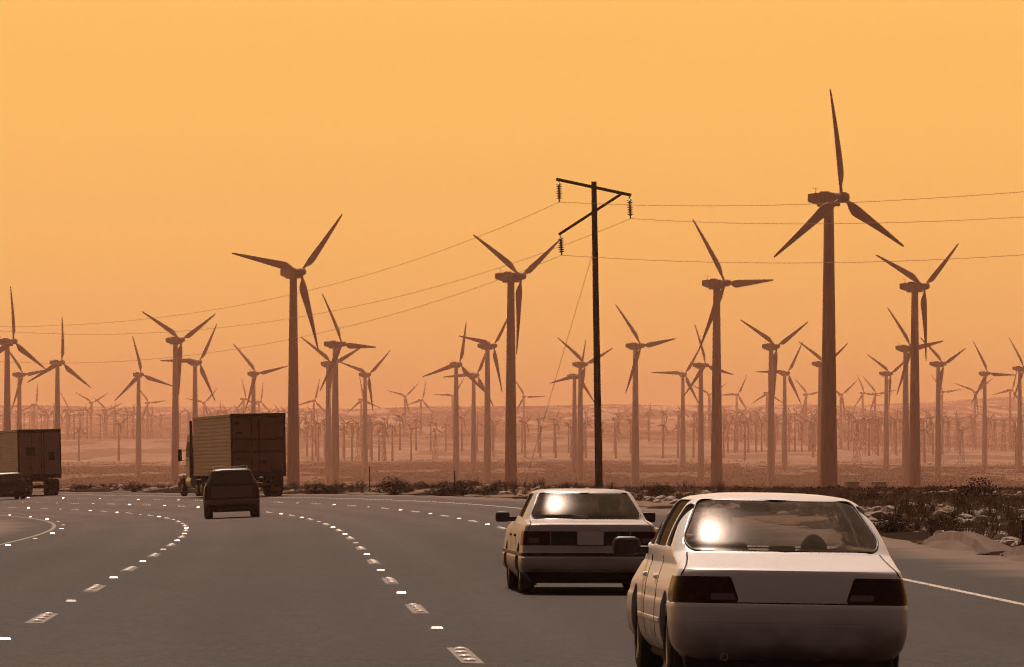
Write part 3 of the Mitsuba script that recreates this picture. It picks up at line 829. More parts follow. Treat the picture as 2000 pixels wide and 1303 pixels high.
for sx in (-1, 1):
    for yy in (1.50, 2.45):
        seams1.append(np.array([[sx * float(tmp.at(z)[0]) * (1 - .012 * ((yy - 2.25) / 2.25) ** 2), yy + .25 * max(0, .55 - z) * (yy < 2), z] for z in np.linspace(.30, .86, 12)]))
lp = [(.353, zz(.613)), (.411, zz(.787)), (.74, zz(.785)), (1.0, zz(.76)), (1.0, zz(.613))]
lamp1 = {'r': .025, 'polys': [[(-x, z) for x, z in lp], lp], 'inner': [[(.375, zz(.632)), (.392, zz(.675)), (.545, zz(.675)), (.545, zz(.632))]]}
sideg = [[(1.02, zz(.965)), (1.40, zz(.965)), (1.40, zz(1.27)), (1.28, zz(1.25))], [(1.47, zz(.965)), (2.36, zz(.965)), (2.36, zz(1.285)), (1.47, zz(1.285))], [(2.43, zz(.965)), (3.12, zz(.965)), (2.66, zz(1.28)), (2.43, zz(1.285))]]
sh1, out1 = sedan(c1, NT, lamp1, (zz(.950), zz(1.290), .705, .532, .075), (.50, zz(1.318)), (.78, 3.36, .78), 'white_paint', 'window_glass', seams1, None, sideg, 4.55)
c1.add('brake_lamp', rbox(-.09, .09, .78, .84, zz(.945), zz(.985), .012), 'lamp_dark')
c1.add('parcel_shelf', rbox(-.60, .60, .60, 1.22, .84, .875, .015), 'cabin_cloth')
c1.add('rear_seat', cat([rbox(-.62, .62, 1.2, 1.36, .40, .90, .06), rbox(-.62, .62, 1.25, 1.75, .30, .44, .06)]), 'cabin_cloth')
c1.add('dashboard', rbox(-.62, .62, 2.95, 3.35, .62, .90, .08), 'black_trim')
c1.add('mirror', cat([rbox(-.115, .115, 2.66, 2.69, 1.165, 1.23, .015), rod((0, 2.68, 1.22), (0, 2.72, 1.265), .008)]), 'black_trim', label='interior mirror hanging at the windscreen')
wheelr = trimesh.creation.torus(.185, .013, major_sections=32, minor_sections=8)
wheelr.apply_transform(trimesh.transformations.rotation_matrix(math.radians(65), [1, 0, 0]))
wheelr.apply_translation([-.36, 2.86, .82])
c1.add('steering_wheel', cat([wheelr, rod((-.36, 2.86, .82), (-.36, 3.0, .76), .03), rod((-.53, 2.86, .82), (-.19, 2.86, .82), .015)]), 'black_trim')
seat(c1, 'driver_seat', -.36, 2.12, .31)
seat(c1, 'passenger_seat', .36, 2.12, .13, False)
c1.add('exhaust_pipe', lathe([(.022, -.02), (.026, -.02), (.026, .3), (.022, .3)], 14, 'y').apply_translation([-.45, .06, .21]), 'chrome')
for sx in (-1, 1):
    mc, mw = (.90, .10) if sx < 0 else (.87, .075)
    mh = rbox(sx * mc - mw, sx * mc + mw, 2.88, 2.98, .84, .975 if sx < 0 else .93, .045)
    k = c1.add('door_mirror', cat([mh, rbox(min(sx * .70, sx * .84), max(sx * .70, sx * .84), 2.9, 2.98, .855, .91, .02)]), 'black_trim')
    c1.add('mirror_glass', rbox(sx * mc - mw * .8, sx * mc + mw * .8, 2.874, 2.882, .858, .955 if sx < 0 else .915, .003), 'lamp_dark', parent=k)
    for yy in (1.60, 2.55):
        c1.add('door_handle', rbox(sx * .775 - .025, sx * .775 + .025, yy, yy + .16, .70, .73, .01), 'white_paint')
    for ya, yb in ((1.13, 1.49), (1.53, 2.43), (2.47, 3.0)):
        c1.add('side_moulding', rbox(sx * .796 - .014, sx * .796 + .014, ya, yb, .40, .445, .01), 'white_paint')
    c1.add('mud_flap', rbox(sx * .66 - .09, sx * .66 + .09, .40, .415, .12, .32, .004), 'rubber')
person('driver of the near white sedan in a pale shirt, seen from behind through glass', c1.tr @ T().translate([-.36, 2.14, .28]), reach=((-.15, .62, .46), (.15, .62, .46)))
person('passenger slumped low in the near white sedan, only dark hair showing', c1.tr @ T().translate([.36, 2.16, .155]), 'cabin_pale', reach=((-.12, .40, .12), (.12, .40, .12)))
coat = rbox(.16, .62, 1.17, 1.42, .87, .915, .022)
c1.add('folded_cloth', coat, 'cabin_pale', label='pale folded cloth on the rear shelf')

# ---- second, boxy white sedan
BT = [(.14, .66, .20, .12, 4, 4.15, .3), (.20, .74, .10, .14, 4, 4.25, .3), (.268, .80, .03, .16, 4.2, 4.35, .3), (.30, .818, .008, .16, 4.2, 4.38, .3), (.36, .824, .0, .16, 4.2, 4.4, .3), (.425, .822, .004, .16, 4.2, 4.4, .3), (.436, .818, .02, .16, 4.2, 4.4, .3),
      (.446, .812, .055, .15, 4.2, 4.4, .3), (.486, .808, .058, .15, 4.2, 4.4, .3), (.50, .806, .08, .14, 4.2, 4.38, .3), (.54, .802, .085, .14, 4, 4.35, .3), (.70, .786, .10, .14, 4, 4.1, .3), (.76, .775, .108, .14, 4, 3.9, .3), (.80, .762, .115, .14, 3.8, 3.6, .3),
      (.820, .752, .128, .15, 3.6, 3.4, .3), (.832, .742, .17, .16, 3.4, 3.3, .3), (.846, .734, .36, .18, 3.2, 3.2, .3), (.858, .728, .575, .28, 2.6, 3.12, .3), (.864, .724, .625, .33, 2.2, 3.08, .3), (.92, .700, .712, .33, 2.1, 3.0, .3), (1.0, .664, .848, .32, 2.1, 2.88, .3), (1.10, .617, 1.034, .31, 2.1, 2.72, .3),
      (1.17, .578, 1.175, .30, 2.1, 2.6, .28), (1.195, .545, 1.228, .29, 2.1, 2.54, .28), (1.21, .495, 1.29, .25, 2.5, 2.48, .25), (1.22, .42, 1.36, .17, 2.5, 2.4, .2), (1.226, .31, 1.52, .15, 2.5, 2.3, .2), (1.229, .15, 1.7, .1, 2.5, 2.15, .1)]
c2 = Car('boxy_sedan', 'older boxy white sedan further ahead with dark full width tail panel and pale number plate', 'car', car_frame(0.915, 64.3, 0.055))
tmp = Shell(BT)
seams2 = [skin_path(tmp, dense([(-.72, .742), (-.70, .815), (-.685, .833), (-.672, .858)], 6)), skin_path(tmp, dense([(.72, .742), (.70, .815), (.685, .833), (.672, .858)], 6))]
for sx in (-1, 1):
    for yy in (1.45, 2.35):
        seams2.append(np.array([[sx * float(tmp.at(z)[0]) * .995, yy, z] for z in np.linspace(.25, .82, 10)]))
lamp2 = {'r': .012, 'polys': [[(-.87, .57), (-.47, .57), (-.47, .737), (-.87, .737)], [(.87, .57), (.47, .57), (.47, .737), (.87, .737)]], 'inner': [[(.60, .60), (.60, .66), (.72, .66), (.72, .60)]]}
side2 = [[(1.45, .885), (2.22, .885), (2.22, 1.17), (1.45, 1.17)], [(2.28, .885), (2.90, .885), (2.52, 1.165), (2.28, 1.17)]]
sh2, out2 = sedan(c2, BT, lamp2, (.872, 1.176, .672, .520, .05), (.45, 1.205), (.86, 3.28, .79), 'cream_paint', 'tinted_glass', seams2, None, side2, 4.4, .27, .175)
off2 = lambda a, b: Shell(BT).solid(a) - Shell(BT).solid(b)
c2.add('tail_panel', off2(.002, -.012) ^ prism([(-.465, .57), (.465, .57), (.465, .737), (-.465, .737)], -1, .5), 'black_trim')
pl = c2.add('number_plate', rbox(-.155, .155, .068, .078, .578, .73, .004), 'plate_paint')
c2.add('plate_frame', cat([rbox(-.165, .165, .066, .075, .73, .737, .002), rbox(-.165, .165, .066, .075, .571, .578, .002), rbox(-.165, -.156, .066, .075, .571, .737, .002), rbox(.156, .165, .066, .075, .571, .737, .002)]), 'black_trim', parent=pl)
c2.add('rub_strip', off2(.008, -.01) ^ prism([(-2, .447), (2, .447), (2, .485), (-2, .485)], -1, 5), 'black_trim')
c2.add('valance', off2(.002, -.01) ^ prism([(-2, .145), (2, .145), (2, .262), (-2, .262)], -1, .8), 'black_trim')
c2.add('parcel_shelf', rbox(-.60, .60, .66, 1.25, .80, .83, .01), 'cabin_cloth')
c2.add('rear_seat', rbox(-.60, .60, 1.22, 1.4, .35, .85, .05), 'cabin_cloth')
c2.add('dashboard', rbox(-.6, .6, 2.75, 3.1, .55, .84, .06), 'black_trim')
seat(c2, 'driver_seat', -.34, 2.0, .30)
seat(c2, 'passenger_seat', .34, 2.0, .30)
c2.add('exhaust_pipe', lathe([(.018, 0), (.022, 0), (.022, .3), (.018, .3)], 10, 'y').apply_translation([.42, .12, .19]), 'underbody')
for sx in (-1, 1):
    k = c2.add('door_mirror', cat([rbox(sx * .885 - .085, sx * .885 + .085, 2.66, 2.76, .82, .945, .03), rbox(min(sx * .70, sx * .82), max(sx * .70, sx * .82), 2.68, 2.75, .83, .89, .015)]), 'black_trim')
    c2.add('mirror_glass', rbox(sx * .885 - .075, sx * .885 + .075, 2.655, 2.662, .832, .933, .003), 'lamp_dark', parent=k)
    for yy in (1.52, 2.42):
        c2.add('door_handle', rbox(sx * .79 - .02, sx * .79 + .02, yy, yy + .14, .66, .69, .008), 'black_trim')
    c2.add('mud_flap', rbox(sx * .68 - .08, sx * .68 + .08, .50, .512, .10, .28, .004), 'rubber')


# ---- dark sport utility and dark wagon: tall tailgates
def wagon(car, T_, win, paint, L, wheels, wr, lampz, bump, rack, plate, gl='dark_glass'):
    sh = Shell(T_, .008)
    rows_, out = window_rows(*win)
    wy0, wy1, ww = wheels
    cut = m3.Manifold.batch_boolean([cyl_x(sx * (ww - .3), sx * (ww + .5), y, wr, wr + .06) for sx in (-1, 1) for y in (wy0, wy1)], m3.OpType.Add)
    z0, z1 = win[0], win[1]
    sg = [[(.28, z0 + .04), (1.15, z0 + .04), (1.15, z1), (.42, z1)], [(1.22, z0 + .04), (2.05, z0 + .04), (2.05, z1), (1.22, z1)], [(2.12, z0 + .04), (2.95, z0 + .04), (2.62, z1), (2.12, z1)]]
    sides = m3.Manifold.batch_boolean([prism(rounded(q, .04), -2, 2, 'x') for q in sg], m3.OpType.Add)
    inner = sh.solid(-.035, z0 - .35, z1 + .05, 30)
    seam = chain(skin_path(sh, dense([(-win[2] - .05, lampz[0] + .02), (-win[2] - .04, z0), (-win[3] - .05, z1 + .02)], 8)), .005)
    seam2 = chain(skin_path(sh, dense([(win[2] + .05, lampz[0] + .02), (win[2] + .04, z0), (win[3] + .05, z1 + .02)], 8)), .005)
    car.add('body', sh.solid() - inner - cut - prism(out, -1, 1.0) - sides - prism([(-win[2], z0), (win[2], z0), (win[3], z1), (-win[3], z1)], 2.2, L + 1) - seam - seam2, paint)
    w = part(car.key, 'rear_window', pane_ply(sh, rows_, gl, car.tr), None)
    car.add('seal', tube(skin_path(sh, dense(np.vstack([out, out[:1]]), 2)[:-1], .001), .01, 6, True), 'black_trim', True, parent=w)
    thin = sh.solid(-.014, z0 - .02, z1 + .05, 30) - sh.solid(-.018, z0 - .04, z1 + .07, 30)
    for q in sg:
        for sx in (-1, 1):
            car.add('side_window', thin ^ prism(q, .02 * sx, 2 * sx, 'x'), 'side_glass', 40)
    car.add('windscreen', thin ^ prism([(-win[2], z0), (win[2], z0), (win[3], z1), (-win[3], z1)], 2.3, L + 1), gl, 40)
    W = float(sh.at(lampz[0])[0])
    for sx in (-1, 1):
        q = np.array([(sx * (W - .13), lampz[0]), (sx * (W + .2), lampz[0]), (sx * (W + .2), lampz[1]), (sx * (W - .13), lampz[1])])
        car.add('taillight', (sh.solid(.004) - sh.solid(-.01)) ^ prism(q, -1, .35), 'lamp_lens')
        k = car.add('door_mirror', cat([rbox(sx * 1.0 - .09, sx * 1.0 + .09, 2.9, 3.0, z0 + .02, z0 + .2, .03), rbox(min(sx * .78, sx * .95), max(sx * .78, sx * .95), 2.92, 2.98, z0 + .03, z0 + .08, .01)]), 'black_trim')
    bs = rbox(-W, W, -.10, .12, bump[0], bump[1], .05)
    car.add('bumper', bs, 'brown_paint' if rack else 'black_trim')
    car.add('number_plate', rbox(-.155, .155, *plate, .004), 'cabin_cloth')
    car.add('underbody', cat([rbox(-.6, .6, .2, L - .3, .2, .42, .04), rod((-ww + .1, wy0, wr), (ww - .1, wy0, wr), .06), m3_ball((0.05, wy0, wr), .13), rbox(-.5, -.15, .15, .6, .2, .36, .05)]), 'underbody')
    seat(car, 'driver_seat', -.38, 2.05, z0 - .52)
    seat(car, 'passenger_seat', .38, 2.05, z0 - .52)
    car.add('rear_seat', rbox(-.62, .62, .95, 1.1, z0 - .4, z0 + .12, .05), 'cabin_cloth')
    car.add('dashboard', rbox(-.6, .6, 2.75, 3.05, z0 - .3, z0 - .02, .06), 'black_trim')
    if rack:
        zt = T_[-1][0]
        for sx in (-1, 1):
            car.add('roof_rail', cat([rod((sx * .52, .45, zt + .03), (sx * .52, 2.0, zt + .04), .011), rod((sx * .52, .5, zt - .06), (sx * .52, .5, zt + .03), .014), rod((sx * .52, 1.9, zt - .05), (sx * .52, 1.9, zt + .04), .010)]), 'chrome')
        for yy in (.62, 1.6):
            car.add('roof_bar', rod((-.52, yy, zt + .045), (.52, yy, zt + .045), .010), 'black_trim')
    for y in (wy0, wy1):
        for sx in (-1, 1):
            tr = car.tr @ T().translate([sx * (ww - .12), y, wr])
            wheel(car.key, 'wheel', tr if sx < 0 else tr @ T().rotate([0, 0, 1], 180), wr, .25, wr * .58)
    return sh


def m3_ball(c, r):
    return tm(m3.Manifold.sphere(r, 14).translate(list(c)))


ST = [(.38, .80, .10, .10, 4.5, 4.4, .3), (.44, .865, .02, .12, 5, 4.45, .3), (.55, .875, .0, .12, 5, 4.45, .3), (.75, .872, .004, .12, 5, 4.4, .3), (.95, .855, .02, .13, 4.8, 4.0, .3), (1.03, .835, .035, .13, 4.5, 3.4, .3), (1.07, .815, .05, .13, 4.5, 3.15, .3), (1.25, .735, .17, .13, 4.2, 2.95, .3),
      (1.42, .655, .29, .13, 4, 2.7, .3), (1.50, .618, .345, .13, 3.6, 2.55, .3), (1.535, .59, .38, .14, 3.2, 2.48, .3), (1.555, .54, .44, .16, 3.0, 2.4, .3), (1.568, .46, .56, .16, 2.8, 2.3, .3), (1.577, .32, .8, .2, 2.6, 2.1, .2), (1.582, .14, 1.1, .1, 2.6, 1.7, .1)]
c3 = Car('sport_utility', 'dark sport utility with roof rack in the middle lane behind the container truck', 'car', car_frame(-8.80, 174.5, 0.066))
wagon(c3, ST, (1.06, 1.475, .715, .60, .05), 'dark_paint', 4.45, (.85, 3.5, .86), .36, (.62, 1.02), (.42, .60), True, (-.115, -.10, .45, .57))
c3.add('tailgate_panel', (Shell(ST).solid(.006) - Shell(ST).solid(-.01)) ^ prism(rounded([(-.66, .66), (.66, .66), (.64, 1.02), (-.64, 1.02)], .03), -1, .3), 'brown_paint')
WT = [(.26, .80, .12, .14, 4, 4.3, .3), (.32, .88, .02, .18, 4, 4.4, .3), (.5, .90, .0, .18, 4, 4.4, .3), (.7, .885, .03, .18, 4, 4.2, .3), (.84, .86, .06, .18, 4, 3.6, .3), (.90, .835, .09, .18, 3.8, 3.3, .3), (1.1, .745, .30, .18, 3.4, 2.95, .3), (1.25, .67, .46, .18, 3.2, 2.65, .3), (1.30, .62, .54, .18, 3, 2.5, .3),
      (1.325, .55, .62, .18, 2.8, 2.4, .3), (1.342, .42, .8, .2, 2.6, 2.2, .2), (1.35, .2, 1.1, .1, 2.6, 1.8, .1)]
WT = [(r[0] * 1.165,) + r[1:] for r in WT]
c4 = Car('dark_minivan', 'dark minivan cut by the left picture edge in front of the left trailer', 'car', car_frame(-28.35, 313.5, 0.219))
wagon(c4, WT, (1.07, 1.455, .72, .62, .05), 'dark_paint', 4.4, (.8, 3.4, .87), .33, (.70, 1.0), (.35, .56), False, (-.115, -.10, .40, .52))

# ------------------------------------------------------------------ lorries with box trailers
princ('trailer_silver', mikit.proc(lambda p, n, uv: mix((0.38, 0.275, 0.23), (0.26, 0.185, 0.155), f_(p.x * 1.3, p.y * 1.3, p.z * 0.7))), 0.5, specular=0.3)
princ('trailer_door', mikit.proc(lambda p, n, uv: mix((0.15, 0.062, 0.036), (0.09, 0.038, 0.022), f_(p.x * 1.6, p.z * 0.5, 3))), 0.5)
princ('door_pale', mikit.proc(lambda p, n, uv: mix((0.27, 0.15, 0.10), (0.18, 0.10, 0.068), f_(p.x * 1.6, p.z * 0.5, 3))), 0.5)
princ('lorry_dark', (0.014, 0.009, 0.007), 0.55)
princ('cab_paint', (0.40, 0.30, 0.25), 0.35, clearcoat=0.8)


def lorry(label, tr, L, z0, z1, door, ribs, tractor_turn, style):
    v = Car('box_lorry', label, 'lorry', tr)
    W = 1.30
    tb = part(v.key, 'trailer', mikit.ply(cat([rbox(-W + .03, W - .03, .06, L, z0 + .02, z1 - .06, .02)]), 'trailer_silver', smooth=35, to_world=tr), None)
    # side walls: horizontal ribbed sheets
    prof, n = [], ribs
    for k in range(n):
        a, b = z0 + .12 + (z1 - z0 - .26) * k / n, z0 + .12 + (z1 - z0 - .26) * (k + 1) / n
        prof += [(0, a + .002), (.022, a + .03), (.022, b - .05), (0, b - .02)]
    prof = np.array(prof)
    for sx in (-1, 1):
        ys = np.linspace(.10, L, 2)
        P = np.stack([np.stack([sx * (W - .028 + prof[:, 0]), np.full(len(prof), y), prof[:, 1]], -1) for y in ys])
        v.add('side_wall', grid(P, flip=sx < 0), 'trailer_silver', False, parent=tb)
        v.add('side_rail', cat([rbox(sx * W - .02, sx * W + .02, .08, L + .02, z1 - .16, z1 - .02, .01), rbox(sx * W - .02, sx * W + .02, .08, L + .02, z0, z0 + .12, .01)]), 'trailer_silver', parent=tb)
    v.add('roof_sheet', rbox(-W, W, .06, L, z1 - .06, z1 - .02, .015), 'trailer_silver', parent=tb)
    for sx in (-1, 1):
        d = v.add('rear_door', rbox(min(sx * .008, sx * (W - .1)), max(sx * .008, sx * (W - .1)), .0, .055, z0 + .16, z1 - .2, .01), door, label='left rear door' if sx < 0 else None)
        for x in style['bars']:
            if x * sx > 0:
                v.add('lock_bar', cat([rod((x, -.025, z0 + .1), (x, -.025, z1 - .14), .022, n=8), rbox(x - .05, x + .05, -.03, .01, z0 + .55, z0 + .62, .01), rbox(x - .04, x + .04, -.04, .01, z0 + .12, z0 + .2, .01), rbox(x - .04, x + .04, -.04, .01, z1 - .28, z1 - .2, .01)]), 'lorry_dark', parent=d)
        for z in np.linspace(z0 + .35, z1 - .4, 4):
            v.add('hinge', rbox(sx * (W - .06) - .07, sx * (W - .06) + .07, -.015, .01, z - .03, z + .03, .006), 'lorry_dark', parent=d)
        for z in style['bands']:
            v.add('door_band', rbox(min(sx * .02, sx * (W - .12)), max(sx * .02, sx * (W - .12)), -.018, .008, z - .055, z + .055, .008), 'lorry_dark', parent=d)
    v.add('rear_frame', cat([rbox(-W, -W + .1, -.02, .08, z0, z1, .01), rbox(W - .1, W, -.02, .08, z0, z1, .01), rbox(-W, W, -.022, .08, z1 - .2, z1 + .0, .01), rbox(-W, W, -.03, .08, z0 - .08, z0 + .15, .01)]), 'lorry_dark')
    for x, z, w, h in style['plates']:
        v.add('placard', rbox(x - w / 2, x + w / 2, -.012, .01, z - h / 2, z + h / 2, .003), style.get('plate_mat', 'lorry_dark'))
    for sx in (-1, 1):
        v.add('taillight', cat([lathe([(.001, -.05), (.06, -.045), (.065, 0), (.065, .02)], 14, 'y').apply_translation([sx * x, 0, z0 + .03]) for x in (.85, 1.02)]), 'lamp_lens')
    v.add('underride_guard', cat([rbox(-1.15, 1.15, .0, .1, .50, .62, .02), rbox(-.75, -.65, .02, .1, .6, z0, .01), rbox(.65, .75, .02, .1, .6, z0, .01)]), 'lorry_dark')
    v.add('chassis', cat([rbox(-.55, -.40, .1, L - .3, z0 - .30, z0, .01), rbox(.40, .55, .1, L - .3, z0 - .30, z0, .01), rbox(-.9, .9, .9, 3.3, z0 - .28, z0 - .12, .02), rbox(-.85, -.70, L - 3.4, L - 3.25, .35, z0, .01), rbox(.70, .85, L - 3.4, L - 3.25, .35, z0, .01),
                          rod((-1.1, 1.35, .5), (1.1, 1.35, .5), .07), rod((-1.1, 2.65, .5), (1.1, 2.65, .5), .07)]), 'lorry_dark')
    for sx in (-1, 1):
        v.add('mud_flap', rbox(sx * .96 - .30, sx * .96 + .30, .62, .635, .22, .92, .004), style.get('flap', 'rubber'))
        for y in (1.35, 2.65):
            for x in (1.14, .80):
                tt = tr @ T().translate([sx * x, y, .5])
                wheel(v.key, 'wheel', tt if sx < 0 else tt @ T().rotate([0, 0, 1], 180), .5, .27, .29)
    # tractor
    tt = tr @ T().translate([0, L - 1.0, 0]).rotate([0, 0, 1], math.degrees(tractor_turn))
    b = Car.__new__(Car)
    b.key, b.tr = v.key, tt
    cabs = m3.Manifold.hull_points(np.array([(x, y, z) for x in (-1.12, 1.12) for y, z in ((2.1, .95), (4.0, .95), (4.05, 2.0), (3.55, 2.95), (3.3, 3.05), (2.15, 3.05))]))
    k = b.add('cab', cabs, 'cab_paint')
    b.add('hood', m3.Manifold.hull_points(np.array([(x * (1 - .12 * (y > 5)), y, z) for x in (-.85, .85) for y, z in ((4.0, .7), (6.0, .7), (6.05, 1.55), (4.0, 2.0))])), 'cab_paint', parent=k)
    for sx in (-1, 1):
        b.add('side_window', prism(rounded([(2.75, 1.95), (3.85, 1.95), (3.5, 2.7), (2.75, 2.7)], .06), sx * 1.115, sx * 1.128, 'x'), 'dark_glass', parent=k)
        b.add('door_mirror', cat([rbox(sx * 1.45 - .10, sx * 1.45 + .10, 3.75, 3.85, 1.75, 2.35, .04), rod((sx * 1.12, 3.7, 2.3), (sx * 1.45, 3.8, 2.3), .02), rod((sx * 1.12, 3.7, 1.8), (sx * 1.45, 3.8, 1.8), .02)]), 'lorry_dark', parent=k)
        b.add('exhaust_stack', lathe([(.075, .9), (.10, 1.0), (.10, 2.4), (.07, 2.45), (.07, 3.72), (.055, 3.72)], 14).apply_translation([sx * 1.22, 1.9, 0]), 'lorry_dark', parent=k)
        b.add('fuel_tank', lathe([(.001, 2.3), (.31, 2.31), (.31, 3.6), (.001, 3.61)], 18, 'y').apply_translation([sx * .92, 0, .72]), 'rim_metal', parent=k)
        b.add('front_fender', rbox(sx * 1.0 - .22, sx * 1.0 + .22, 4.35, 5.7, .85, 1.12, .1), 'cab_paint', parent=k)
        for x in (1.08, .76):
            for y in (-.55, .75):
                w = tt @ T().translate([sx * x, y, .5])
                wheel(v.key, 'wheel', w if sx < 0 else w @ T().rotate([0, 0, 1], 180), .5, .27, .29)
        w = tt @ T().translate([sx * 1.05, 5.0, .5])
        wheel(v.key, 'wheel', w if sx < 0 else w @ T().rotate([0, 0, 1], 180), .5, .27, .29)
    b.add('windscreen', prism(rounded([(-1.0, 2.05), (1.0, 2.05), (.95, 2.75), (-.95, 2.75)], .06), 3.98, 4.0, 'y'), 'dark_glass', parent=k)
    b.add('tractor_frame', cat([rbox(-.5, .5, -1.2, 5.9, .62, .85, .03), rbox(-1.15, 1.15, 5.95, 6.15, .45, .75, .05), rod((-1.0, 5, .5), (1.0, 5, .5), .07)]), 'lorry_dark')
    return v


h1 = 0.197
lorry('lorry with ribbed silver trailer side and dark banded rear doors, ahead of the sport utility', car_frame(-11.88, 260.0, h1, dz=0.04, roll=0.35), 12.6, 1.0, 3.90, 'trailer_door', 15, 0.04,
      {'bars': (-.32, .02 + .03), 'bands': (2.09, 2.69), 'plates': [(-1.0, 3.45, .24, .10), (-.92, 2.98, .34, .11), (-.92, 1.78, .22, .09), (.25, 1.62, .3, .16), (.85, 1.2, .5, .16)]})
lorry('pale box trailer lorry cut by the left picture edge, dark square sign on its door', car_frame(-28.05, 329.0, 0.235, dz=0.02, roll=0.35), 13.2, 1.12, 3.95, 'door_pale', 26, 0.05,
      {'bars': (-.62, -.48, .12, .26), 'bands': (), 'plates': [(-.52, 2.62, .55, .52), (.72, 2.35, .36, .5)], 'flap': 'rubber'})

# ------------------------------------------------------------------ power pole, conductors, guy wire
princ('pole_wood', mikit.proc(lambda p, n, uv: mix((0.045, 0.022, 0.016), (0.022, 0.012, 0.009), f_(p.x * 9, p.y * 9, p.z * 0.6))), 0.85)
princ('insulator_glaze', (0.05, 0.022, 0.016), 0.25)
princ('wire_metal', (0.42, 0.21, 0.11), 0.5)


def at(px, py, d):
    return np.array([(px - 1000) * d / F, d, HC - (py - YH) * d / F])


PD = 350.0
pk = thing('power_pole', 'tall dark wooden power pole with slanting crossarms above the boxy sedan', 'power pole')
p_top, p_bot = at(1160, 355, PD), at(1170, 958, PD)
p_bot = p_top + (p_bot - p_top) * 1.03
part(pk, 'shaft', rod(p_top, p_bot, .17, .25, 14), 'pole_wood', 40)
part(pk, 'bolt', rod(at(1156, 495, PD) + [0, .1, 0], at(1167.5, 492, PD) + [0, -.1, 0], .035, n=6), 'wire_metal')


def bar(a, b, w, h, y):
    a, b = np.asarray(a), np.asarray(b)
    d = (b - a) / np.linalg.norm(b - a)
    n = np.cross(d, [0, 1, 0])
    o = np.array([0, y, 0])
    pts = [q + o + n * sx * h / 2 + np.array([0, 1, 0]) * sy * w / 2 for q in (a - d * .06, b + d * .06) for sx in (-1, 1) for sy in (-1, 1)]
    return tm(m3.Manifold.hull_points(np.array(pts)))


A1, A2, A3 = at(1088, 351, PD), at(1231, 381.5, PD), at(1093, 457, PD)
part(pk, 'crossarm', bar(A1, A2, .14, .19, -.27), 'pole_wood')
part(pk, 'crossarm', bar(A3, at(1213, 379, PD), .14, .17, .27), 'pole_wood')
ENDS = []
for a, b in (((1091.5, 353), (1092.5, 394.5)), ((1229.5, 384), (1231.5, 427)), ((1095, 460), (1097, 498.5))):
    u, v = at(*a, PD), at(*b, PD)
    n, L = 7, np.linalg.norm(v - u)
    prof = [(.001, 0), (.03, 0), (.03, .10 * L)]
    for k in range(n):
        z = L * (.12 + .76 * k / n)
        prof += [(.05, z), (.19, z + .07), (.20, z + .09), (.06, z + .10)]
    prof += [(.03, L * .92), (.045, L * .93), (.045, L), (.001, L)]
    m = lathe(prof, 14)
    d = (v - u) / L
    Rm = trimesh.geometry.align_vectors([0, 0, 1], d)
    m.apply_transform(Rm)
    m.apply_translation(u)
    part(pk, 'insulator', m, 'insulator_glaze', 40)
    ENDS.append(v)


def inv_d(px):
    return np.interp(px, [-500, 0, 1097, 2000, 2600], [1 / 640, 1 / 520, 1 / 350, 1 / 296, 1 / 268])


WIRES = [([(-200, 631), (0, 633), (123, 636), (247, 628), (353, 616), (430, 605), (500, 591), (730, 530), (1092.5, 394.5)], [(1092.5, 394.5), (1300, 402), (1500, 402), (1640, 395), (2000, 375.5), (2200, 358)], 'upper power line running from the top left insulator of the pole'),
         ([(-200, 626), (0, 639.6), (106, 651), (212, 656), (318, 651), (420, 643), (500, 633.6), (730, 587), (1231.5, 427)], [(1231.5, 427), (1400, 435), (1500, 437), (1640, 437), (2000, 424), (2200, 411)], 'middle power line running from the right insulator of the pole'),
         ([(-200, 690), (0, 702), (88, 708), (152, 710), (247, 706), (318, 702), (417, 690), (500, 676), (730, 621), (1097, 498.5)], [(1097, 498.5), (1250, 507), (1400, 512), (1640, 514), (2000, 497), (2200, 482)], 'lower power line running from the lower left insulator of the pole')]
for (lft, rgt, lab), e in zip(WIRES, ENDS):
    m = []
    for pts in (lft, rgt):
        px, py = np.array(pts, float).T
        c = np.polynomial.Polynomial.fit(px, py, 3, w=np.where(np.abs(px - 1130) < 110, 30, 1.0))
        xs = np.linspace(px[0], px[-1], 60)
        d = 1 / inv_d(xs)
        q = np.stack([(xs - 1000) * d / F, d, HC - (c(xs) - YH) * d / F], 1)
        k = 0 if abs(px[0] - 1130) < 110 else -1
        t = np.linspace(0, 1, 60) if k == -1 else np.linspace(1, 0, 60)
        q += (e - q[k]) * (t ** 8)[:, None]
        m.append(tube(q, .015, 5))
    k = thing('power_line', lab, 'power line')
    put(k, mikit.ply(cat(m), 'wire_metal', smooth=True))
gk = thing('guy_wire', 'thin slanting guy wire from the power pole down to the ground left of it', 'guy wire')
g0, g1 = at(1156, 500, PD), at(1017, 972, 343)
gm_ = g0 + (g1 - g0) * .935
part(gk, 'cable', rod(g0, gm_, .014, n=6), 'wire_metal')
part(gk, 'guard', rod(gm_, g1, .045, .055, 8), 'pole_wood')

# ------------------------------------------------------------------ old small turbines in rows across the plain
princ('old_turbine', (0.08, 0.045, 0.034), 0.6)


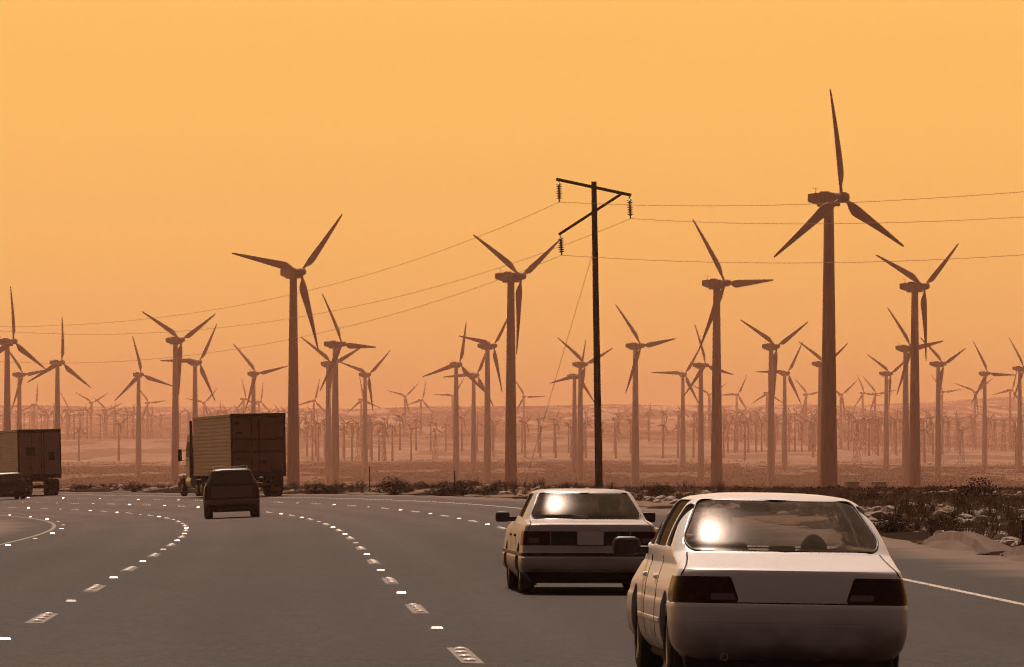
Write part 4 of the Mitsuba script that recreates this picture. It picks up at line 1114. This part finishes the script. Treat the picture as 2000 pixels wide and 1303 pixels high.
def small_mesh(kind, ph, seed):
    r = random.Random(seed)
    h, R = 25.0, 8.5
    m = []
    if kind == 'lattice':
        b, t = 1.9, .45
        cs = [(1, 1), (1, -1), (-1, -1), (-1, 1)]
        zs = [0, 5.5, 10.5, 15, 19, 22.3, h]
        wd = [b + (t - b) * z / h for z in zs]
        for (sx, sy) in cs:
            m.append(rod((sx * b, sy * b, -1), (sx * t, sy * t, h), .22, .16, 4, False))
        for k in range(6):
            for i in range(4):
                a, c = cs[i], cs[(i + 1) % 4]
                m.append(rod((a[0] * wd[k], a[1] * wd[k], zs[k]), (c[0] * wd[k + 1], c[1] * wd[k + 1], zs[k + 1]), .10, n=3, caps=False))
                m.append(rod((c[0] * wd[k], c[1] * wd[k], zs[k]), (a[0] * wd[k + 1], a[1] * wd[k + 1], zs[k + 1]), .10, n=3, caps=False))
    else:
        m.append(rod((0, 0, -1), (0, 0, h), .95, .5, 8, False))
    m.append(box(-.6, .6, -1.4, 2.4, h, h + 1.3))
    m.append(rod((0, -2.2, h + .7), (0, -1.3, h + .7), .45, .5, 8))
    for k in range(3):
        a = math.radians(ph + 120 * k)
        u = np.array([math.sin(a), 0, math.cos(a)])
        v = np.array([math.cos(a), .25, -math.sin(a)])
        c = np.array([0, -1.8, h + .7])
        pts = [c + u * .4 + v * s * .22 for s in (-1, 1)] + [c + u * 2.2 + v * s * .70 + np.array([0, q, 0]) for s in (-1, 1) for q in (-.12, .12)] + [c + u * R + v * s * .22 + np.array([0, .3, 0]) for s in (-1, 1)]
        m.append(tm(m3.Manifold.hull_points(np.array(pts))))
    return mikit.ply(cat(m), 'old_turbine', smooth=False)


KINDS = [(k, small_mesh(k, rnd.uniform(0, 120), i)) for i, k in enumerate(['tube'] * 9 + ['lattice'] * 6)]
rs = random.Random(77)
spots = [(1673, 4050, 'lattice'), (1878, 3980, 'lattice'), (1806, 4000, 'tube'), (1455, 4150, 'tube'), (1984, 3900, 'tube'), (1588, 4350, 'tube'), (548 + 200, 4200, 'lattice'), (700, 4300, 'lattice'), (803, 4280, 'tube'), (154, 4300, 'tube'), (232, 4350, 'tube'), (850, 4350, 'lattice')]
for row in range(24):
    d0, x0, n = 4150 + 2600 * rs.random() ** 1.6, rs.uniform(-160, 1950), rs.randint(10, 19)
    stp, dd, kd = rs.choice([-1, 1]) * rs.choice([13, 18, 24, 30]), rs.uniform(-25, 25), rs.choice(['tube', 'tube', 'lattice'])
    for k in range(n):
        if rs.random() > .12:
            spots.append((x0 + stp * k + rs.uniform(-1.5, 1.5), d0 + dd * k + rs.uniform(-6, 6), kd))
spots = [s for s in spots if -60 < s[0] < 2060][:296]


def zone(px):
    for lim, name in ((125, 'above the left lorry'), (345, 'between the two lorries'), (560, 'above the container lorry'), (740, 'right of the container lorry'), (985, 'left of the big turbine by the pole'),
                      (1165, 'between that pole and the big turbine left of it'), (1390, 'right of the power pole'), (1600, 'left of the tallest turbine'), (1780, 'right of the tallest turbine')):
        if px < lim:
            return name
    return 'near the right picture edge'


for px, d, kd in spots:
    m = rs.choice([q for q in KINDS if q[0] == kd])[1]
    x = (px - 1000) * d / F
    k = number('small_wind_turbine')
    lat = kd == 'lattice'
    put(k, moved(m, T().translate([x, d, float(ground(x, d))]).rotate([0, 0, 1], 45 + rs.uniform(-14, 14)).scale(rs.uniform(.92, 1.15))),
        f"small far {'lattice' if lat else 'tube'} tower turbine {zone(px)}", 'wind turbine',
        f"small {'lattice' if lat else 'tube'} tower turbines {zone(px)}")

# ------------------------------------------------------------------ transformer cabinets
princ('cabinet_paint', (0.20, 0.16, 0.13), 0.5)
for (px, d, lab) in ((1716, 985, 'pale transformer cabinet standing just right of the tallest turbine tower'), (1664, 1000, 'small transformer cabinet directly right of the tallest turbine foot'), (968, 1420, 'low transformer cabinet left of the big turbine by the pole')):
    x = (px - 1000) * d / F
    g = float(ground(x, d))
    k = thing('transformer_cabinet', lab, 'cabinet')
    tr = T().translate([x, d, g]).rotate([0, 0, 1], 20)
    part(k, 'housing', mikit.ply(rbox(-1.1, 1.1, -.8, .8, .15, 1.75, .04), 'cabinet_paint', smooth=35, to_world=tr), None)
    part(k, 'roof', mikit.ply(rbox(-1.2, 1.2, -.9, .9, 1.75, 1.87, .03), 'cabinet_paint', smooth=35, to_world=tr), None)
    part(k, 'plinth', mikit.ply(box(-1.3, 1.3, -1.0, 1.0, -.8, .15), 'cabinet_paint', smooth=False, to_world=tr), None)
    for sx in (-1, 1):
        part(k, 'door', mikit.ply(rbox(min(sx * .02, sx * 1.0), max(sx * .02, sx * 1.0), -.83, -.79, .25, 1.65, .01), 'cabinet_paint', smooth=35, to_world=tr), None)

# ------------------------------------------------------------------ shrubs, dry grass and stones
princ('shrub_dark', mikit.proc(lambda p, n, uv: mix((0.030, 0.018, 0.012), (0.085, 0.053, 0.037), n_(p.x * 2.3, p.y * 2.3, p.z * 3))), 0.9, specular=0.1)
princ('straw', mikit.proc(lambda p, n, uv: mix((0.12, 0.08, 0.055), (0.24, 0.17, 0.12), n_(p.x * 1.7, p.y * 1.7, p.z * 2))), 0.9, specular=0.1)
princ('far_leaf', mikit.proc(lambda p, n, uv: mix((0.012, 0.008, 0.0055), (0.034, 0.021, 0.014), n_(p.x * 0.9, p.y * 0.3, p.z * 3))), 0.95, specular=0.05)
princ('pale_leaf', mikit.proc(lambda p, n, uv: mix((0.18, 0.13, 0.105), (0.42, 0.33, 0.275), n_(p.x * 1.1, p.y * 1.1, p.z * 2))), 0.9, specular=0.1)
princ('stone', mikit.proc(lambda p, n, uv: mix((0.20, 0.15, 0.125), (0.40, 0.315, 0.27), f_(p.x * 4, p.y * 4, p.z * 4))), 0.85)


def leaf_cloud(g, n, rx, rz, size):
    """Leaf clumps through a low dome, and stems from its foot: triangles as an array (k, 3, 3)."""
    d = g.normal(size=(n, 3))
    d /= np.linalg.norm(d, axis=1, keepdims=True)
    d[:, 2] = np.abs(d[:, 2])
    r = g.uniform(.35, 1, n) ** .5
    lump = 0.75 + 0.5 * meshkit.noise(d * 2.2 + g.uniform(0, 50, 3), 3)
    c = d * (r * lump)[:, None] * [rx, rx, rz] + [0, 0, .06]
    a, b = g.normal(size=(n, 3)), g.normal(size=(n, 3))
    a = a / np.linalg.norm(a, axis=1, keepdims=True) * size * g.uniform(.6, 1.5, (n, 1))
    b = np.cross(a, b)
    b = b / np.linalg.norm(b, axis=1, keepdims=True) * size * .5
    tri = np.concatenate([np.stack([c - a, c + b, c + a], 1), np.stack([c - a, c + a, c - b], 1)])
    k = max(6, n // 14)
    e = c[:k] * .9
    w = g.normal(size=(k, 3)) * [1, 1, 0]
    w = w / np.linalg.norm(w, axis=1, keepdims=True) * .012 * rx / .5
    f0 = e * [.12, .12, 0]
    return np.concatenate([tri, np.stack([f0 - w, f0 + w, e], 1)])


def grass_tuft(g, n, r, h):
    a = g.uniform(0, 2 * np.pi, n)
    q = g.uniform(0, 1, n) ** .7 * r
    base = np.stack([np.cos(a) * q * .5, np.sin(a) * q * .5, 0 * a], 1)
    tip = np.stack([np.cos(a) * q * 1.6, np.sin(a) * q * 1.6, h * g.uniform(.5, 1, n)], 1)
    w = np.stack([-np.sin(a), np.cos(a), 0 * a], 1) * .012
    return np.stack([base - w, base + w, tip], 1)


def stone_mesh(seed, sub=2):
    m = trimesh.creation.icosphere(subdivisions=sub, radius=1.0)
    v = m.vertices
    v = v * (0.65 + 0.7 * meshkit.fbm(v * 0.9 + seed * 7.3, 3, seed))[:, None] * [1, .85, .62]
    g = np.random.default_rng(seed)
    for _ in range(5):                                    # broken faces
        nrm = g.normal(size=3)
        nrm /= np.linalg.norm(nrm)
        h = v @ nrm
        v = v - np.maximum(h - .62, 0)[:, None] * nrm
    return trimesh.Trimesh(v, m.faces, process=False)


gr = np.random.default_rng(21)
SHRUB = [leaf_cloud(gr, n, .62, .55, .075) for n in (110, 120, 130, 100, 140)]
BIGS = [leaf_cloud(gr, 1500, .62, .60, .030) for _ in range(6)]
PALEB = [leaf_cloud(gr, 150, .60, .42, .06) for _ in range(5)]
TUFT = [grass_tuft(gr, 46, .22, .42) for _ in range(5)]
FARS = [leaf_cloud(gr, 26, .75, .5, .19) for _ in range(5)]


def scatter(kinds, xs, ys, sizes):
    out = []
    zs = ground(xs, ys)
    which, rot = gr.integers(0, len(kinds), len(xs)), gr.uniform(0, 2 * np.pi, len(xs))
    for k, t in enumerate(kinds):
        i = np.nonzero(which == k)[0]
        c, s = np.cos(rot[i]), np.sin(rot[i])
        p = t.reshape(-1, 3)
        v = np.stack([p[None, :, 0] * c[:, None] - p[None, :, 1] * s[:, None], p[None, :, 0] * s[:, None] + p[None, :, 1] * c[:, None], np.repeat(p[None, :, 2], len(i), 0)], -1) * sizes[i, None, None]
        v += np.stack([xs[i], ys[i], zs[i] - .03], 1)[:, None]
        out.append(v.reshape(-1, 3))
    v = np.concatenate(out)
    return trimesh.Trimesh(v, np.arange(len(v)).reshape(-1, 3), process=False)


def field(n, d0, d1, spread=1.25, right=True, power=1.0):
    """Points of the plain inside and a little beside the view, off the road."""
    n = int(n * 1.35)
    d = d0 * (d1 / d0) ** gr.uniform(0, 1, n) ** power
    u = gr.uniform(-1, 1, n)
    wide = gr.uniform(0, 1, n) < .26                      # thinning out to both sides beyond the view
    x = np.where(wide, np.sign(u) * (1 + 1.6 * np.abs(u) ** 2), u) * d * .0926 * spread
    s, w = road_sw(x, d)
    ok = (w > W_RIGHT + 1.0) | ((w < W_LEFT - 2.5) & (gr.uniform(0, 1, n) < .2))
    return x[ok], d[ok], w[ok]


x, y, w = field(15000, 70, 460, 1.3)
dens = meshkit.fbm(np.stack([x / 9, y / 22, 0 * x], 1), 3, 5)
keep = (dens > .49) & (gr.uniform(0, 1, len(x)) < .45) & ~((w > 0) & (w < 15.5) & (y < 130))
x1, y1 = x[keep], y[keep]
put('desert_scrub', mikit.ply(scatter(SHRUB, x1, y1, gr.uniform(.18, .50, len(x1)) * np.clip(dens[keep] * 1.7, .5, 1.3)), 'shrub_dark', smooth=False), 'low dark scrub covering the ground beyond the right shoulder', 'scrub', kind='stuff')
xp, yp, wp = field(5600, 85, 430, 1.25)
mp = ~((wp > 0) & (wp < 13.5))
put('pale_brush', mikit.ply(scatter(PALEB, xp[mp], yp[mp], gr.uniform(.16, .55, mp.sum())), 'pale_leaf', smooth=False), 'low pale brush mottling the dark scrub beyond the right shoulder', 'brush', kind='stuff')
x2, y2 = x[~keep][:4200], y[~keep][:4200]
put('dry_grass', mikit.ply(scatter(TUFT, x2, y2, gr.uniform(.5, 1.3, len(x2))), 'straw', smooth=False), 'pale dry grass tufts between the dark scrub', 'grass', kind='stuff')
xf, yf, wf = field(19000, 430, 4100, 1.18, power=.62)
put('far_scrub', mikit.ply(scatter(FARS, xf, yf, gr.uniform(.5, 1.3, len(xf))), 'far_leaf', smooth=False), 'far scrub dotted over the plain between the turbine towers', 'scrub', kind='stuff')
xs, ys, ws_ = field(9000, 75, 420, 1.25)
STON = [stone_mesh(40 + k, 1).triangles for k in range(6)]
put('gravel_stones', mikit.ply(scatter(STON, xs, ys, gr.uniform(.05, .30, len(xs))), 'stone', smooth=False), 'pale small stones strewn through the scrub', 'stones', kind='stuff')


def rest_on(px, py):
    return ray_ground(px, py)


BUSH = [(1765, 974, 1.05, 'round dark shrub standing highest at the right of the tallest tower foot'), (1822, 989, .95, 'dark shrub left of the widest shrub in the right hand scrub'), (1912, 991, 1.5, 'widest dark shrub in the right hand scrub'),
        (1700, 990, .9, 'dark shrub just right of the near sedan roof'), (1990, 990, .6, 'dark shrub cut by the right edge at scrub top height'), (1850, 1040, .7, 'dark shrub in the middle of the right hand scrub front'), (1740, 1040, .7, 'dark shrub at the shoulder just right of the near sedan'),
        (262, 963, 1.3, 'dark round shrub on the far shoulder midway between the two lorries'), (770, 966, 1.8, 'tallest dark shrub on the far shoulder above the bend'), (862, 967, 1.2, 'dark shrub on the far shoulder left of the big turbine'), (905, 967, 1.4, 'dark bushy shrub on the far shoulder right below the turbine trio'), (620, 964, 1.3, 'dark shrub on the far shoulder right of the container lorry'), (655, 965, 1.1, 'dark shrub under the overlapping turbine pair'), (950, 968, 1.1, 'dark shrub just left of the big turbine foot'), (1290, 972, 1.1, 'dark shrub between the two sedan roofs')]
for px, py, sz, lab in BUSH:
    X, Y, Zg = rest_on(px, py)
    sz *= .66 if px < 1650 else .82
    g = np.random.default_rng(int(px * 7 + py))
    t = BIGS[g.integers(0, len(BIGS))]
    k = thing('desert_shrub', lab, 'shrub')
    nl = len(t) - 44
    tr = T().translate([X, Y, Zg - .03]).rotate([0, 0, 1], float(g.uniform(0, 360))).scale([sz * 1.15, sz * 1.15, sz])
    for nm, q in (('foliage', t[:3000]), ('stem', t[3000:])):
        part(k, nm, mikit.ply(trimesh.Trimesh(q.reshape(-1, 3), np.arange(len(q) * 3).reshape(-1, 3), process=False), 'shrub_dark', smooth=False, to_world=tr), None, kind=None)
ROCKP = [stone_mesh(k, 2) for k in range(8)]
ROCKS = [(1862, 968, 26), (1790, 975, 20), (1845, 973, 30), (1748, 992, 18), (1733, 990, 14), (1870, 1007, 18), (1885, 1003, 14), (1920, 1026, 20), (1902, 1052, 16), (1934, 1067, 14), (1958, 1066, 16), (1984, 1048, 22), (1990, 1036, 20), (1978, 1056, 18), (1985, 1064, 14), (1806, 988, 14), (1837, 992, 16), (1950, 990, 22), (1968, 984, 16), (1715, 984, 14), (1690, 976, 14), (1672, 972, 12), (1888, 980, 20), (1935, 1052, 14), (1925, 1000, 18), (1660, 984, 12)]
for i, (px, py, wpx) in enumerate(ROCKS):
    X, Y, Zg = rest_on(px, py)
    r = wpx * Y / F * .50
    k = number('desert_rock')
    pile = px > 1970 and py > 1030
    put(k, mikit.ply(ROCKP[i % 8], 'stone', smooth=25, to_world=T().translate([X, Y, Zg + r * .30]).rotate([0, 0, 1], i * 77.0).scale(r)),
        'pale rock of the small heap at the right picture edge' if pile else 'pale rock lying in the scrub beyond the right shoulder', 'rock', 'pale rocks heaped at the right edge' if pile else 'pale rocks in the right hand scrub')


princ('mound_sand', mikit.proc(lambda p, n, uv: mix((0.13, 0.095, 0.078), (0.20, 0.15, 0.125), f_(p.x * 3, p.y * 1.2, 2))), 0.95, specular=0.05)


def mound(name, label, px0, px1, py, hpx, depth, seed):
    d = ray_ground((px0 + px1) / 2, py)[1]
    xa, xb = (px0 - 1000) * d / F, (px1 - 1000) * d / F
    u, v = np.meshgrid(np.linspace(-1, 1, 40), np.linspace(-1, 1, 24), indexing='ij')
    X, Y = (xa + xb) / 2 + u * (xb - xa) / 2, d + depth * (v + .6)
    h = hpx * d / F * np.clip(1 - np.abs(u) ** 1.7, 0, 1) * np.clip(1 - v ** 2, 0, 1) ** .8
    h = h * (0.75 + .5 * meshkit.fbm(np.stack([X * .9, Y * .5, 0 * X], -1), 3, seed))
    Zm = ground(X.ravel(), Y.ravel()).reshape(X.shape) - .05 + h
    put(name, mikit.ply(grid(np.stack([X, Y, Zm], -1)), 'mound_sand', smooth=True), label, kind='structure')


mound('sand_mound', 'smooth sand mound along the right shoulder', 1815, 1990, 1088, 40, 5.0, 3)
mound('sand_mound_001', 'smooth sand mound at the right picture edge', 1955, 2160, 1108, 34, 4.0, 8)
X, Y, Zg = ray_ground(2001, 1083)
for px, py, hp, lab in ((722, 960, 46, 'thin dark post on the far shoulder just right of the overlapping turbine pair'), (888, 963, 40, 'thin dark post on the far shoulder below the turbine trio')):
    x, y, z = ray_ground(px, py)
    k = thing('marker_post', lab, 'post')
    h = hp * y / F
    part(k, 'shaft', rod((x, y, z - .2), (x, y, z + h), .028, .024, 8), 'pole_wood')
    part(k, 'cap', mikit.ply(rbox(-.035, .035, -.035, .035, h, h + .06, .008), 'lorry_dark', smooth=35, to_world=T().translate([x, y, z])), None)
pk = thing('marker_post', 'dark slim marker post cut by the right picture edge', 'post')
part(pk, 'shaft', mikit.ply(rbox(-.05, .05, -.05, .05, -.2, .5, .01), 'pole_wood', smooth=35, to_world=T().translate([X, Y, Zg])), None)
part(pk, 'cap', mikit.ply(rbox(-.06, .06, -.06, .06, .5, .54, .01), 'lorry_dark', smooth=35, to_world=T().translate([X, Y, Zg])), None)


# ------------------------------------------------------------------ dusty haze round the whole scene
put('haze', {'type': 'cube', 'to_world': T().translate([0, 0, 98]).scale([13600, 13600, 116]), 'bsdf': {'type': 'null'}, 'interior': {'type': 'ref', 'id': 'haze_air'}},
    'orange brown dust haze hanging over the plain', 'haze', kind='stuff')
